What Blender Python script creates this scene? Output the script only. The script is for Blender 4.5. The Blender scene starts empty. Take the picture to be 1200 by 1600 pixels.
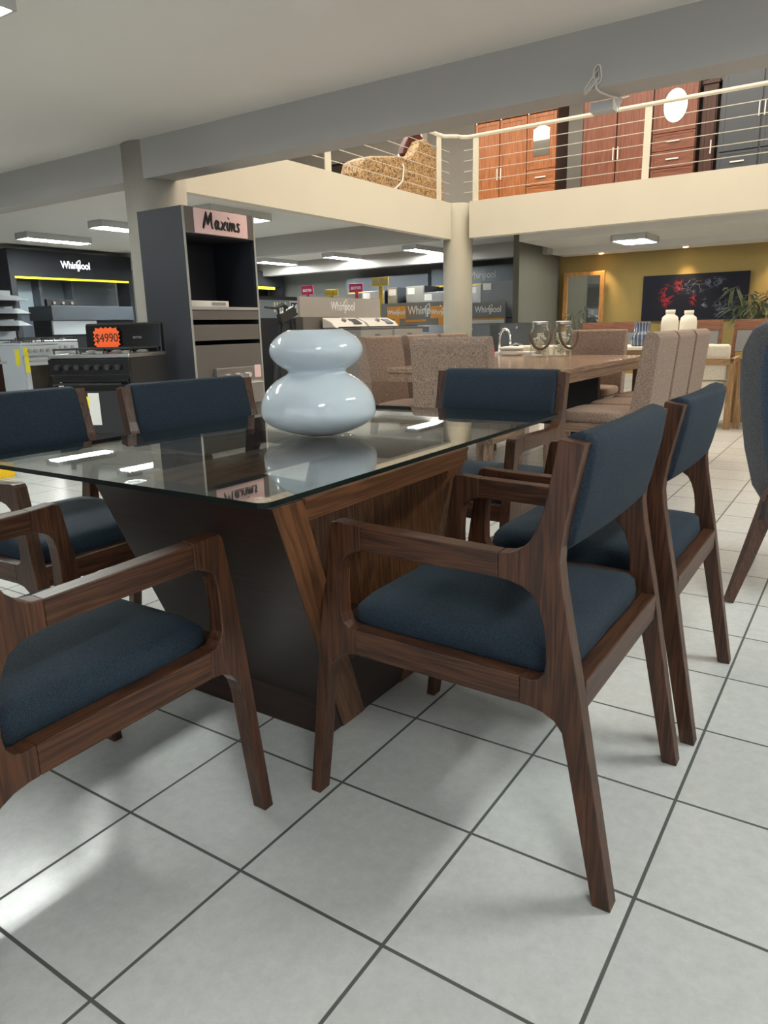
import bpy, bmesh, math, random
from mathutils import Vector, Matrix
random.seed(7)
PI = math.pi
S = bpy.context.scene
COL = S.collection

# ------------------------------------------------------------------ camera
yaw, pitch, roll = -0.58968662, -0.24884437, -0.0237556
fwd = Vector((math.sin(yaw)*math.cos(pitch), math.cos(yaw)*math.cos(pitch), math.sin(pitch)))
sd = Vector((math.cos(yaw), -math.sin(yaw), 0)); up = sd.cross(fwd)
s2 = math.cos(roll)*sd + math.sin(roll)*up
u2 = -math.sin(roll)*sd + math.cos(roll)*up
cam_d = bpy.data.cameras.new('camera')
cam = bpy.data.objects.new('camera', cam_d); COL.objects.link(cam)
M = Matrix((s2, u2, -fwd)).transposed().to_4x4()
M.translation = Vector((1.2489, -0.4998, 1.0226))
cam.matrix_world = M
cam_d.sensor_fit = 'VERTICAL'; cam_d.sensor_height = 36
cam_d.lens = 36*1130.1/1600
cam_d.clip_start = 0.02
S.camera = cam

# ------------------------------------------------------------------ world, exposure
w = bpy.data.worlds.new('world'); S.world = w; w.use_nodes = True
w.node_tree.nodes['Background'].inputs[0].default_value = (0.75, 0.86, 1, 1)
w.node_tree.nodes['Background'].inputs[1].default_value = 0.6
S.view_settings.view_transform = 'Standard'
S.view_settings.look = 'None'
S.view_settings.exposure = 0.0
S.view_settings.gamma = 1
S.view_settings.use_curve_mapping = False

# ------------------------------------------------------------------ large lights
def area(name, loc, aim, sx, sy, col, power):
    d = bpy.data.lights.new(name, 'AREA'); d.shape = 'RECTANGLE'; d.size = sx; d.size_y = sy
    d.color = col; d.energy = power
    o = bpy.data.objects.new(name, d); COL.objects.link(o); o.location = loc
    o.rotation_euler = (Vector(aim)-Vector(loc)).to_track_quat('-Z', 'Y').to_euler()
    return o
area('shopfront_daylight', (0.5, -5.8, 1.6), (0.5, -1.5, 0.2), 9, 1.9, (0.90, 0.96, 1.0), 85)
area('side_daylight', (6.8, -1.2, 1.4), (0, -1.0, 0.9), 6, 2.2, (0.88, 0.95, 1.0), 32)
area('atrium_daylight', (-0.2, 7.25, 5.6), (-0.2, 7.25, 0), 8, 5.6, (1.0, 0.86, 0.69), 560)
area('upstairs_light_west', (-7.2, 9.8, 5.6), (-7.2, 9.8, 0), 4.5, 5, (1.0, 0.92, 0.8), 270)
area('upstairs_light_east', (-1.5, 11.6, 5.5), (-1.5, 12.4, 3.5), 7, 1.4, (1.0, 0.92, 0.8), 130)

# ------------------------------------------------------------------ materials
def nt(name):
    m = bpy.data.materials.new(name); m.use_nodes = True
    return m, m.node_tree, m.node_tree.nodes['Principled BSDF']
def N(t, typ, **kw):
    n = t.nodes.new(typ)
    for k, v in kw.items(): setattr(n, k, v)
    return n
def L(t, a, b): t.links.new(a, b)
def plain(name, c, rough=0.5, metal=0.0, var=0.06, scale=6, bump=0.0, bscale=200, spec=0.5, emit=None, es=0, coat=0, sheen=0):
    m, t, p = nt(name)
    tc = N(t, 'ShaderNodeTexCoord')
    nz = N(t, 'ShaderNodeTexNoise'); nz.inputs['Scale'].default_value = scale; nz.inputs['Detail'].default_value = 4
    L(t, tc.outputs['Object'], nz.inputs['Vector'])
    r = N(t, 'ShaderNodeMixRGB')
    r.inputs[1].default_value = (*[max(0, v*(1-var)) for v in c], 1)
    r.inputs[2].default_value = (*[min(1, v*(1+var)) for v in c], 1)
    L(t, nz.outputs['Fac'], r.inputs[0]); L(t, r.outputs[0], p.inputs['Base Color'])
    p.inputs['Roughness'].default_value = rough; p.inputs['Metallic'].default_value = metal
    p.inputs['Specular IOR Level'].default_value = spec
    p.inputs['Coat Weight'].default_value = coat; p.inputs['Coat Roughness'].default_value = 0.05
    p.inputs['Sheen Weight'].default_value = sheen
    if emit:
        p.inputs['Emission Color'].default_value = (*emit, 1); p.inputs['Emission Strength'].default_value = es
    if bump:
        b = N(t, 'ShaderNodeTexNoise'); b.inputs['Scale'].default_value = bscale; b.inputs['Detail'].default_value = 3
        L(t, tc.outputs['Object'], b.inputs['Vector'])
        bp = N(t, 'ShaderNodeBump'); bp.inputs['Strength'].default_value = bump; bp.inputs['Distance'].default_value = 0.002
        L(t, b.outputs['Fac'], bp.inputs['Height']); L(t, bp.outputs[0], p.inputs['Normal'])
    return m
def wood(name, c1, c2, axis, rough=0.4, k=1.0, figure=2.2, tilt=0.0):
    m, t, p = nt(name)
    tc = N(t, 'ShaderNodeTexCoord')
    pre = N(t, 'ShaderNodeMapping'); pre.inputs['Rotation'].default_value = (tilt, tilt*0.4605, 0); L(t, tc.outputs['Object'], pre.inputs['Vector'])
    def mp(a, b):
        n = N(t, 'ShaderNodeMapping'); s = [b, b, b]; s[axis] = a
        n.inputs['Scale'].default_value = s; L(t, pre.outputs[0], n.inputs['Vector']); return n
    a = mp(1.6*k, 30*k); n1 = N(t, 'ShaderNodeTexNoise'); n1.inputs['Scale'].default_value = 1; n1.inputs['Detail'].default_value = 3
    n1.inputs['Distortion'].default_value = figure*.15
    L(t, a.outputs[0], n1.inputs['Vector'])
    mul = N(t, 'ShaderNodeMath', operation='MULTIPLY'); mul.inputs[1].default_value = 14
    fr = N(t, 'ShaderNodeMath', operation='PINGPONG'); fr.inputs[1].default_value = 1
    L(t, n1.outputs['Fac'], mul.inputs[0]); L(t, mul.outputs[0], fr.inputs[0])
    b = mp(14*k, 420*k); n2 = N(t, 'ShaderNodeTexNoise'); n2.inputs['Scale'].default_value = 1; n2.inputs['Detail'].default_value = 2
    L(t, b.outputs[0], n2.inputs['Vector'])
    mx = N(t, 'ShaderNodeMath', operation='MULTIPLY_ADD'); mx.inputs[1].default_value = 0.45
    L(t, fr.outputs[0], mx.inputs[0]); 
    m2 = N(t, 'ShaderNodeMath', operation='MULTIPLY'); m2.inputs[1].default_value = 0.65
    L(t, n2.outputs['Fac'], m2.inputs[0]); L(t, m2.outputs[0], mx.inputs[2])
    cr = N(t, 'ShaderNodeValToRGB'); cr.color_ramp.elements[0].color = (*c1, 1); cr.color_ramp.elements[1].color = (*c2, 1)
    cr.color_ramp.elements[0].position = 0.22; cr.color_ramp.elements[1].position = 0.85
    L(t, mx.outputs[0], cr.inputs[0]); L(t, cr.outputs[0], p.inputs['Base Color'])
    p.inputs['Roughness'].default_value = rough; p.inputs['Specular IOR Level'].default_value = 0.38
    bp = N(t, 'ShaderNodeBump'); bp.inputs['Strength'].default_value = 0.18; bp.inputs['Distance'].default_value = 0.001
    L(t, n2.outputs['Fac'], bp.inputs['Height']); L(t, bp.outputs[0], p.inputs['Normal'])
    return m
def fabric(name, c, c2, rough=0.85, scale=380, bump=0.5, sheen=0.15):
    m, t, p = nt(name)
    tc = N(t, 'ShaderNodeTexCoord')
    n1 = N(t, 'ShaderNodeTexNoise'); n1.inputs['Scale'].default_value = scale; n1.inputs['Detail'].default_value = 2
    L(t, tc.outputs['Object'], n1.inputs['Vector'])
    cr = N(t, 'ShaderNodeValToRGB'); cr.color_ramp.elements[0].color = (*c, 1); cr.color_ramp.elements[1].color = (*c2, 1)
    cr.color_ramp.elements[0].position = 0.35; cr.color_ramp.elements[1].position = 0.68
    L(t, n1.outputs['Fac'], cr.inputs[0]); L(t, cr.outputs[0], p.inputs['Base Color'])
    p.inputs['Roughness'].default_value = rough; p.inputs['Sheen Weight'].default_value = sheen; p.inputs['Specular IOR Level'].default_value = 0.3
    p.inputs['Sheen Roughness'].default_value = 0.4
    bp = N(t, 'ShaderNodeBump'); bp.inputs['Strength'].default_value = bump; bp.inputs['Distance'].default_value = 0.0015
    L(t, n1.outputs['Fac'], bp.inputs['Height']); L(t, bp.outputs[0], p.inputs['Normal'])
    return m
def floor_mat():
    m, t, p = nt('ceramic_floor_tile')
    T = 1/3
    g = N(t, 'ShaderNodeNewGeometry'); sp = N(t, 'ShaderNodeSeparateXYZ'); L(t, g.outputs['Position'], sp.inputs[0])
    masks = []; cells = []
    for i in (0, 1):
        a = N(t, 'ShaderNodeMath', operation='DIVIDE'); a.inputs[1].default_value = T; L(t, sp.outputs[i], a.inputs[0])
        f = N(t, 'ShaderNodeMath', operation='FLOOR'); L(t, a.outputs[0], f.inputs[0]); cells.append(f)
        fr = N(t, 'ShaderNodeMath', operation='SUBTRACT'); L(t, a.outputs[0], fr.inputs[0]); L(t, f.outputs[0], fr.inputs[1])
        s = N(t, 'ShaderNodeMath', operation='SUBTRACT'); s.inputs[1].default_value = 0.5; L(t, fr.outputs[0], s.inputs[0])
        ab = N(t, 'ShaderNodeMath', operation='ABSOLUTE'); L(t, s.outputs[0], ab.inputs[0])
        mr = N(t, 'ShaderNodeMapRange'); mr.inputs['From Min'].default_value = 0.4880; mr.inputs['From Max'].default_value = 0.4912
        L(t, ab.outputs[0], mr.inputs['Value']); masks.append(mr)
    mk = N(t, 'ShaderNodeMath', operation='MAXIMUM'); L(t, masks[0].outputs[0], mk.inputs[0]); L(t, masks[1].outputs[0], mk.inputs[1])
    cb = N(t, 'ShaderNodeCombineXYZ'); L(t, cells[0].outputs[0], cb.inputs[0]); L(t, cells[1].outputs[0], cb.inputs[1])
    wn = N(t, 'ShaderNodeTexWhiteNoise', noise_dimensions='3D'); L(t, cb.outputs[0], wn.inputs['Vector'])
    n1 = N(t, 'ShaderNodeTexNoise'); n1.inputs['Scale'].default_value = 34; n1.inputs['Detail'].default_value = 9; n1.inputs['Roughness'].default_value = 0.78
    add = N(t, 'ShaderNodeVectorMath', operation='MULTIPLY_ADD'); add.inputs[1].default_value = (7, 7, 7)
    L(t, wn.outputs['Color'], add.inputs[0]); L(t, g.outputs['Position'], add.inputs[2])
    L(t, add.outputs[0], n1.inputs['Vector'])
    cr = N(t, 'ShaderNodeValToRGB'); e = cr.color_ramp.elements
    e[0].position = 0.3; e[0].color = (0.50, 0.505, 0.49, 1); e[1].position = 0.7; e[1].color = (0.61, 0.615, 0.60, 1)
    L(t, n1.outputs['Fac'], cr.inputs[0])
    tv = N(t, 'ShaderNodeMapRange'); tv.inputs['To Min'].default_value = 0.94; tv.inputs['To Max'].default_value = 1.04
    L(t, wn.outputs['Value'], tv.inputs['Value'])
    vm = N(t, 'ShaderNodeMixRGB', blend_type='MULTIPLY'); vm.inputs[0].default_value = 1
    L(t, cr.outputs[0], vm.inputs[1]); L(t, tv.outputs[0], vm.inputs[2])
    # small dark scuffs
    sc = N(t, 'ShaderNodeTexNoise'); sc.inputs['Scale'].default_value = 31; sc.inputs['Detail'].default_value = 2
    L(t, g.outputs['Position'], sc.inputs['Vector'])
    sm = N(t, 'ShaderNodeMapRange'); sm.inputs['From Min'].default_value = 0.79; sm.inputs['From Max'].default_value = 0.82
    L(t, sc.outputs['Fac'], sm.inputs['Value'])
    ms = N(t, 'ShaderNodeMixRGB'); ms.inputs[2].default_value = (0.12, 0.11, 0.1, 1); L(t, sm.outputs[0], ms.inputs[0]); L(t, vm.outputs[0], ms.inputs[1])
    gm = N(t, 'ShaderNodeMixRGB'); gm.inputs[2].default_value = (0.075, 0.08, 0.072, 1)
    L(t, mk.outputs[0], gm.inputs[0]); L(t, ms.outputs[0], gm.inputs[1]); L(t, gm.outputs[0], p.inputs['Base Color'])
    rr = N(t, 'ShaderNodeMapRange'); rr.inputs['To Min'].default_value = 0.22; rr.inputs['To Max'].default_value = 0.8
    L(t, mk.outputs[0], rr.inputs['Value']); L(t, rr.outputs[0], p.inputs['Roughness'])
    n3 = N(t, 'ShaderNodeTexNoise'); n3.inputs['Scale'].default_value = 260; n3.inputs['Detail'].default_value = 2
    L(t, g.outputs['Position'], n3.inputs['Vector'])
    h = N(t, 'ShaderNodeMath', operation='MULTIPLY_ADD'); h.inputs[1].default_value = -6
    L(t, mk.outputs[0], h.inputs[0]); L(t, n3.outputs['Fac'], h.inputs[2])
    bp = N(t, 'ShaderNodeBump'); bp.inputs['Strength'].default_value = 0.22; bp.inputs['Distance'].default_value = 0.0008
    L(t, h.outputs[0], bp.inputs['Height']); L(t, bp.outputs[0], p.inputs['Normal'])
    return m
def sheet_glass(name, tint, rough=0.0):
    m, t, p = nt(name); t.nodes.remove(p)
    out = t.nodes['Material Output']
    tr = N(t, 'ShaderNodeBsdfTransparent'); tr.inputs[0].default_value = (*tint, 1)
    gl = N(t, 'ShaderNodeBsdfGlossy'); gl.inputs['Roughness'].default_value = rough; gl.inputs[0].default_value = (1, 1, 1, 1)
    fr = N(t, 'ShaderNodeFresnel'); fr.inputs[0].default_value = 1.5
    # same reflectance whichever side of the pane is hit
    ge = N(t, 'ShaderNodeNewGeometry'); iv = N(t, 'ShaderNodeMapRange')
    iv.inputs['To Min'].default_value = 1.5; iv.inputs['To Max'].default_value = 1/1.5
    L(t, ge.outputs['Backfacing'], iv.inputs['Value']); L(t, iv.outputs[0], fr.inputs[0])
    mx = N(t, 'ShaderNodeMixShader'); L(t, fr.outputs[0], mx.inputs[0]); L(t, tr.outputs[0], mx.inputs[1]); L(t, gl.outputs[0], mx.inputs[2])
    L(t, mx.outputs[0], out.inputs['Surface'])
    return m

WD, WL = (0.016, 0.0062, 0.0034), (0.084, 0.031, 0.0130)
wz = wood('walnut_upright_grain', WD, WL, 2); wy = wood('walnut_lengthwise_grain', WD, WL, 1); wx = wood('walnut_crosswise_grain', WD, WL, 0)
tvz = wood('veneer_upright_grain', (0.050, 0.019, 0.008), (0.17, 0.070, 0.028), 2, 0.45, 1.0, 0.0); tvy = wood('veneer_lengthwise_grain', (0.050, 0.019, 0.008), (0.17, 0.070, 0.028), 1, 0.45, 1.0, 0.0)
tvs = wood('veneer_slanted_grain', (0.050, 0.019, 0.008), (0.17, 0.070, 0.028), 2, 0.45, 1.0, 0.0, -0.582)
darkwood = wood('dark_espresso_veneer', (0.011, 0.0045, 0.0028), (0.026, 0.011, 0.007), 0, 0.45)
blue = fabric('slate_blue_fabric', (0.0055, 0.0110, 0.0185), (0.0165, 0.0305, 0.0455), sheen=0.0)
taupe = fabric('taupe_woven_fabric', (0.13, 0.088, 0.068), (0.33, 0.235, 0.18), scale=160, bump=0.6)
taupe_side = fabric('grey_brown_woven_fabric', (0.10, 0.09, 0.08), (0.22, 0.19, 0.165), scale=160, bump=0.6)
cream_f = fabric('cream_fabric', (0.62, 0.56, 0.44), (0.78, 0.72, 0.60), scale=120, bump=0.2)
grey_f = fabric('grey_fabric', (0.16, 0.165, 0.17), (0.26, 0.26, 0.265), scale=160)
tuft_f = fabric('denim_blue_fabric', (0.016, 0.028, 0.048), (0.05, 0.075, 0.115), scale=260)
rim_f = fabric('charcoal_grey_fabric', (0.045, 0.045, 0.05), (0.10, 0.10, 0.105), scale=260)
oakz = wood('light_oak_upright', (0.20, 0.11, 0.05), (0.40, 0.25, 0.12), 2, 0.5); oakx = wood('light_oak_crosswise', (0.20, 0.11, 0.05), (0.40, 0.25, 0.12), 0, 0.5)
t2top = wood('polished_walnut_top', (0.16, 0.095, 0.062), (0.34, 0.225, 0.16), 1, 0.16, 0.6); t2y = wood('pale_walnut_lengthwise', (0.13, 0.078, 0.05), (0.30, 0.195, 0.135), 1, 0.3, 0.6)
t2z = wood('pale_walnut_upright', (0.10, 0.06, 0.038), (0.25, 0.16, 0.11), 2, 0.35, 0.6)
warorange = wood('orange_cedar_veneer', (0.20, 0.065, 0.022), (0.42, 0.16, 0.06), 2, 0.35, 0.5); warorx = wood('orange_cedar_crosswise', (0.20, 0.065, 0.022), (0.42, 0.16, 0.06), 0, 0.35, 0.5)
warred = wood('mahogany_veneer', (0.12, 0.042, 0.026), (0.24, 0.09, 0.055), 2, 0.35, 0.5); warrx = wood('mahogany_crosswise', (0.12, 0.042, 0.026), (0.24, 0.09, 0.055), 0, 0.35, 0.5)
warside = wood('shaded_dark_brown_side', (0.03, 0.012, 0.008), (0.07, 0.026, 0.018), 2, 0.4, 0.5)  # shade painted into cedar and mahogany sides; own colour of the brown wardrobe
slate = plain('slate_blue_lacquer', (0.045, 0.055, 0.068), 0.35)
frame_gold = wood('honey_wood_frame', (0.30, 0.13, 0.04), (0.55, 0.27, 0.09), 2, 0.4, 0.6)
brownrail = wood('reddish_brown_rail', (0.11, 0.045, 0.025), (0.22, 0.10, 0.06), 0, 0.4, 0.6)
brocade_m, bt, bpn = nt('gold_brocade_fabric')
_tc = N(bt, 'ShaderNodeTexCoord'); _v = N(bt, 'ShaderNodeTexNoise'); _v.inputs['Scale'].default_value = 13; _v.inputs['Detail'].default_value = 3; _v.inputs['Distortion'].default_value = 1.4
L(bt, _tc.outputs['Object'], _v.inputs['Vector']); _m = N(bt, 'ShaderNodeMath', operation='MULTIPLY'); _m.inputs[1].default_value = 9
_p = N(bt, 'ShaderNodeMath', operation='PINGPONG'); _p.inputs[1].default_value = 1; L(bt, _v.outputs['Fac'], _m.inputs[0]); L(bt, _m.outputs[0], _p.inputs[0])
_c = N(bt, 'ShaderNodeValToRGB'); _c.color_ramp.elements[0].color = (0.10, 0.05, 0.018, 1); _c.color_ramp.elements[1].color = (0.46, 0.31, 0.15, 1)
_c.color_ramp.elements[0].position = .25; _c.color_ramp.elements[1].position = .6
L(bt, _p.outputs[0], _c.inputs[0]); L(bt, _c.outputs[0], bpn.inputs['Base Color']); bpn.inputs['Roughness'].default_value = 0.6
tiles = floor_mat()
ceil_m = plain('painted_plaster_ceiling', (0.72, 0.69, 0.65), 0.9, var=0.03, scale=1.5)
beam_m = plain('grey_painted_concrete', (0.40, 0.385, 0.365), 0.85, var=0.03, scale=2)
cream_w = plain('cream_painted_plaster', (0.62, 0.59, 0.50), 0.8, var=0.04, scale=2.5)
col_m = plain('textured_column_plaster', (0.36, 0.335, 0.29), 0.9, var=0.07, scale=9, bump=0.5, bscale=60)
col_l = plain('smooth_column_paint', (0.40, 0.38, 0.31), 0.7, var=0.05, scale=5)
wall_g = plain('grey_wall_paint', (0.22, 0.225, 0.22), 0.85)
wall_o = plain('olive_grey_wall_paint', (0.14, 0.13, 0.10), 0.85)
wall_y = plain('ochre_wall_paint', (0.30, 0.205, 0.065), 0.8)
wall_w = plain('white_wall_paint', (0.62, 0.60, 0.56), 0.85)
charcoal = plain('charcoal_laminate', (0.028, 0.030, 0.036), 0.55, spec=0.2)
charcoal2 = plain('dark_blue_grey_laminate', (0.06, 0.072, 0.09), 0.5)
inside_m = plain('black_interior_laminate', (0.012, 0.013, 0.018), 0.5)
greige = plain('grey_brown_laminate', (0.115, 0.103, 0.093), 0.45)
lightedge = plain('light_grey_edge_banding', (0.33, 0.32, 0.30), 0.4)
panel_g = plain('light_warm_grey_panel', (0.42, 0.39, 0.36), 0.6)
panel_m = plain('mid_grey_panel', (0.20, 0.20, 0.20), 0.6)
pale_blue = plain('pale_blue_grey_panel', (0.22, 0.27, 0.31), 0.5)
black_gl = plain('black_enamel', (0.006, 0.006, 0.007), 0.12, coat=0.5)
black_mt = plain('matt_black_plastic', (0.012, 0.012, 0.014), 0.5)
white_e = plain('white_enamel', (0.50, 0.535, 0.58), 0.25, var=0.02)
offwhite = plain('off_white_plastic', (0.72, 0.70, 0.66), 0.35, var=0.02)
steel = plain('brushed_steel', (0.42, 0.42, 0.42), 0.32, 1.0)
steel_d = plain('dark_graphite_steel', (0.16, 0.165, 0.175), 0.35, 0.6)
silver_p = plain('silver_grey_paint', (0.33, 0.32, 0.30), 0.35, 0.3)
chrome = plain('chrome', (0.8, 0.8, 0.8), 0.08, 1.0)
railm = plain('cream_painted_steel', (0.66, 0.64, 0.54), 0.4)
wirem = plain('steel_cable', (0.60, 0.58, 0.52), 0.3, 0.5)
yellow = plain('yellow_paper_label', (0.80, 0.72, 0.03), 0.6)
yellow_led = plain('yellow_light_strip', (0.8, 0.7, 0.05), 0.5, emit=(1.0, 0.82, 0.03), es=1.1)
yellow_box = plain('bright_yellow_plastic', (0.90, 0.55, 0.01), 0.4)
orange_s = plain('amber_sign_board', (0.72, 0.30, 0.03), 0.5)
gold_s = plain('golden_sign_board', (0.50, 0.34, 0.03), 0.5)
pink_s = plain('crimson_sign_board', (0.45, 0.02, 0.09), 0.5)
orange_p = plain('fluorescent_orange_card', (0.95, 0.13, 0.02), 0.6)
pink_b = plain('pale_pink_sign', (0.72, 0.50, 0.50), 0.5, var=0.02)
ink = plain('black_lettering', (0.008, 0.008, 0.009), 0.5)
white_t = plain('white_lettering', (0.85, 0.86, 0.88), 0.5, emit=(0.9, 0.95, 1), es=0.0)
lit_t = plain('backlit_white_lettering', (0.85, 0.86, 0.88), 0.5, emit=(0.92, 0.96, 1), es=1.3)
grey_t = plain('dull_grey_lettering', (0.30, 0.31, 0.32), 0.5)
tube_e = plain('fluorescent_tube', (0.9, 0.95, 0.95), 0.5, emit=(0.95, 1.0, 0.96), es=205)
fix_m = plain('grey_lamp_housing', (0.52, 0.52, 0.50), 0.5)
refl_m = plain('white_reflector', (0.8, 0.82, 0.82), 0.25, 0.2)
spot_e = plain('downlight_bulb', (1, 0.9, 0.7), 0.5, emit=(1, 0.72, 0.35), es=20)
mirror_m = plain('mirror_glass', (0.75, 0.77, 0.75), 0.03, 1.0, var=0.0)
leaf_m = plain('dusty_green_leaves', (0.09, 0.115, 0.05), 0.5, var=0.35, scale=20)
stem_m = plain('brown_plant_stem', (0.10, 0.07, 0.035), 0.7)
pebble_m = plain('cream_pebbles', (0.72, 0.64, 0.50), 0.6, var=0.2)
rope_m = plain('brown_twisted_rope', (0.09, 0.055, 0.035), 0.8, bump=1, bscale=150)
vase_w = plain('cream_ceramic', (0.72, 0.68, 0.60), 0.5, var=0.02)
red_l = plain('red_label', (0.65, 0.03, 0.03), 0.5)
pot_m = plain('dark_plant_pot', (0.03, 0.028, 0.026), 0.5)
crest_m = plain('dark_cherry_wood', (0.06, 0.012, 0.012), 0.3)
cable_m = plain('grey_electric_cable', (0.62, 0.60, 0.55), 0.6)
glass_top_m = sheet_glass('clear_table_glass', (0.90, 0.93, 0.915))
glass_jar_m = sheet_glass('clear_jar_glass', (0.93, 0.95, 0.94))
edge_m = plain('dark_green_glass_edge', (0.003, 0.007, 0.006), 0.35, spec=0.2)
opal = plain('white_opal_glass', (0.53, 0.59, 0.635), 0.05, var=0.0)
opal.node_tree.nodes['Principled BSDF'].inputs['IOR'].default_value = 1.55

def painting_mat():
    m, t, p = nt('dark_smoke_canvas')
    tc = N(t, 'ShaderNodeTexCoord'); sp = N(t, 'ShaderNodeSeparateXYZ'); L(t, tc.outputs['Object'], sp.inputs[0])
    def wisps(scale, seed, lo, hi):
        mp = N(t, 'ShaderNodeMapping'); mp.inputs['Location'].default_value = (seed, seed*2, seed); mp.inputs['Scale'].default_value = (1, 1, 1.6)
        L(t, tc.outputs['Object'], mp.inputs['Vector'])
        n = N(t, 'ShaderNodeTexNoise'); n.inputs['Scale'].default_value = scale; n.inputs['Detail'].default_value = 5; n.inputs['Distortion'].default_value = 1.6
        L(t, mp.outputs[0], n.inputs['Vector'])
        s = N(t, 'ShaderNodeMath', operation='SUBTRACT'); s.inputs[1].default_value = 0.5; a = N(t, 'ShaderNodeMath', operation='ABSOLUTE')
        L(t, n.outputs['Fac'], s.inputs[0]); L(t, s.outputs[0], a.inputs[0])
        r = N(t, 'ShaderNodeMapRange'); r.inputs['From Min'].default_value = hi; r.inputs['From Max'].default_value = lo
        L(t, a.outputs[0], r.inputs['Value']); return r
    def blob(x, z, rx, rz):
        c = N(t, 'ShaderNodeCombineXYZ')
        for i, (o, cc, rr) in enumerate(((sp.outputs[0], x, rx), (sp.outputs[2], z, rz))):
            a = N(t, 'ShaderNodeMath', operation='SUBTRACT'); a.inputs[1].default_value = cc; L(t, o, a.inputs[0])
            b = N(t, 'ShaderNodeMath', operation='DIVIDE'); b.inputs[1].default_value = rr; L(t, a.outputs[0], b.inputs[0]); L(t, b.outputs[0], c.inputs[i])
        ln = N(t, 'ShaderNodeVectorMath', operation='LENGTH'); L(t, c.outputs[0], ln.inputs[0])
        r = N(t, 'ShaderNodeMapRange'); r.inputs['From Min'].default_value = 1; r.inputs['From Max'].default_value = 0.3
        L(t, ln.outputs['Value'], r.inputs['Value']); return r
    def mulm(a, b):
        x = N(t, 'ShaderNodeMath', operation='MULTIPLY'); L(t, a.outputs[0], x.inputs[0]); L(t, b.outputs[0], x.inputs[1]); return x
    def mxm(*bs):
        c = bs[0]
        for b in bs[1:]:
            x = N(t, 'ShaderNodeMath', operation='MAXIMUM'); L(t, c.outputs[0], x.inputs[0]); L(t, b.outputs[0], x.inputs[1]); c = x
        return c
    red = mulm(wisps(4, 1.0, 0.0, 0.06), mxm(blob(-0.50, 0.03, 0.17, 0.26), blob(-0.28, 0.2, 0.13, 0.16), blob(0.0, -0.05, 0.09, 0.16)))
    wh = mulm(wisps(3, 4.3, 0.0, 0.03), mxm(blob(-0.05, 0.2, 0.38, 0.16), blob(0.35, 0.25, 0.25, 0.12), blob(0.55, -0.22, 0.24, 0.22), blob(0.2, -0.15, 0.08, 0.15)))
    c1 = N(t, 'ShaderNodeMixRGB'); c1.inputs[1].default_value = (0.012, 0.012, 0.018, 1); c1.inputs[2].default_value = (0.33, 0.015, 0.02, 1); L(t, red.outputs[0], c1.inputs[0])
    c2 = N(t, 'ShaderNodeMixRGB'); c2.inputs[2].default_value = (0.16, 0.18, 0.22, 1); L(t, c1.outputs[0], c2.inputs[1]); L(t, wh.outputs[0], c2.inputs[0])
    L(t, c2.outputs[0], p.inputs['Base Color']); p.inputs['Roughness'].default_value = 0.7; p.inputs['Specular IOR Level'].default_value = 0.12
    return m
def stripe_mat():
    m, t, p = nt('blue_white_striped_glass')
    tc = N(t, 'ShaderNodeTexCoord'); sp = N(t, 'ShaderNodeSeparateXYZ'); L(t, tc.outputs['Object'], sp.inputs[0])
    at = N(t, 'ShaderNodeMath', operation='ARCTAN2'); L(t, sp.outputs[0], at.inputs[0]); L(t, sp.outputs[1], at.inputs[1])
    mu = N(t, 'ShaderNodeMath', operation='MULTIPLY'); mu.inputs[1].default_value = 16; L(t, at.outputs[0], mu.inputs[0])
    sn = N(t, 'ShaderNodeMath', operation='SINE'); L(t, mu.outputs[0], sn.inputs[0])
    c = N(t, 'ShaderNodeValToRGB'); c.color_ramp.elements[0].color = (0.05, 0.08, 0.15, 1); c.color_ramp.elements[1].color = (0.26, 0.28, 0.32, 1)
    c.color_ramp.elements[0].position = .45; c.color_ramp.elements[1].position = .6
    L(t, sn.outputs[0], c.inputs[0]); L(t, c.outputs[0], p.inputs['Base Color']); p.inputs['Roughness'].default_value = 0.15
    return m

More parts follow.
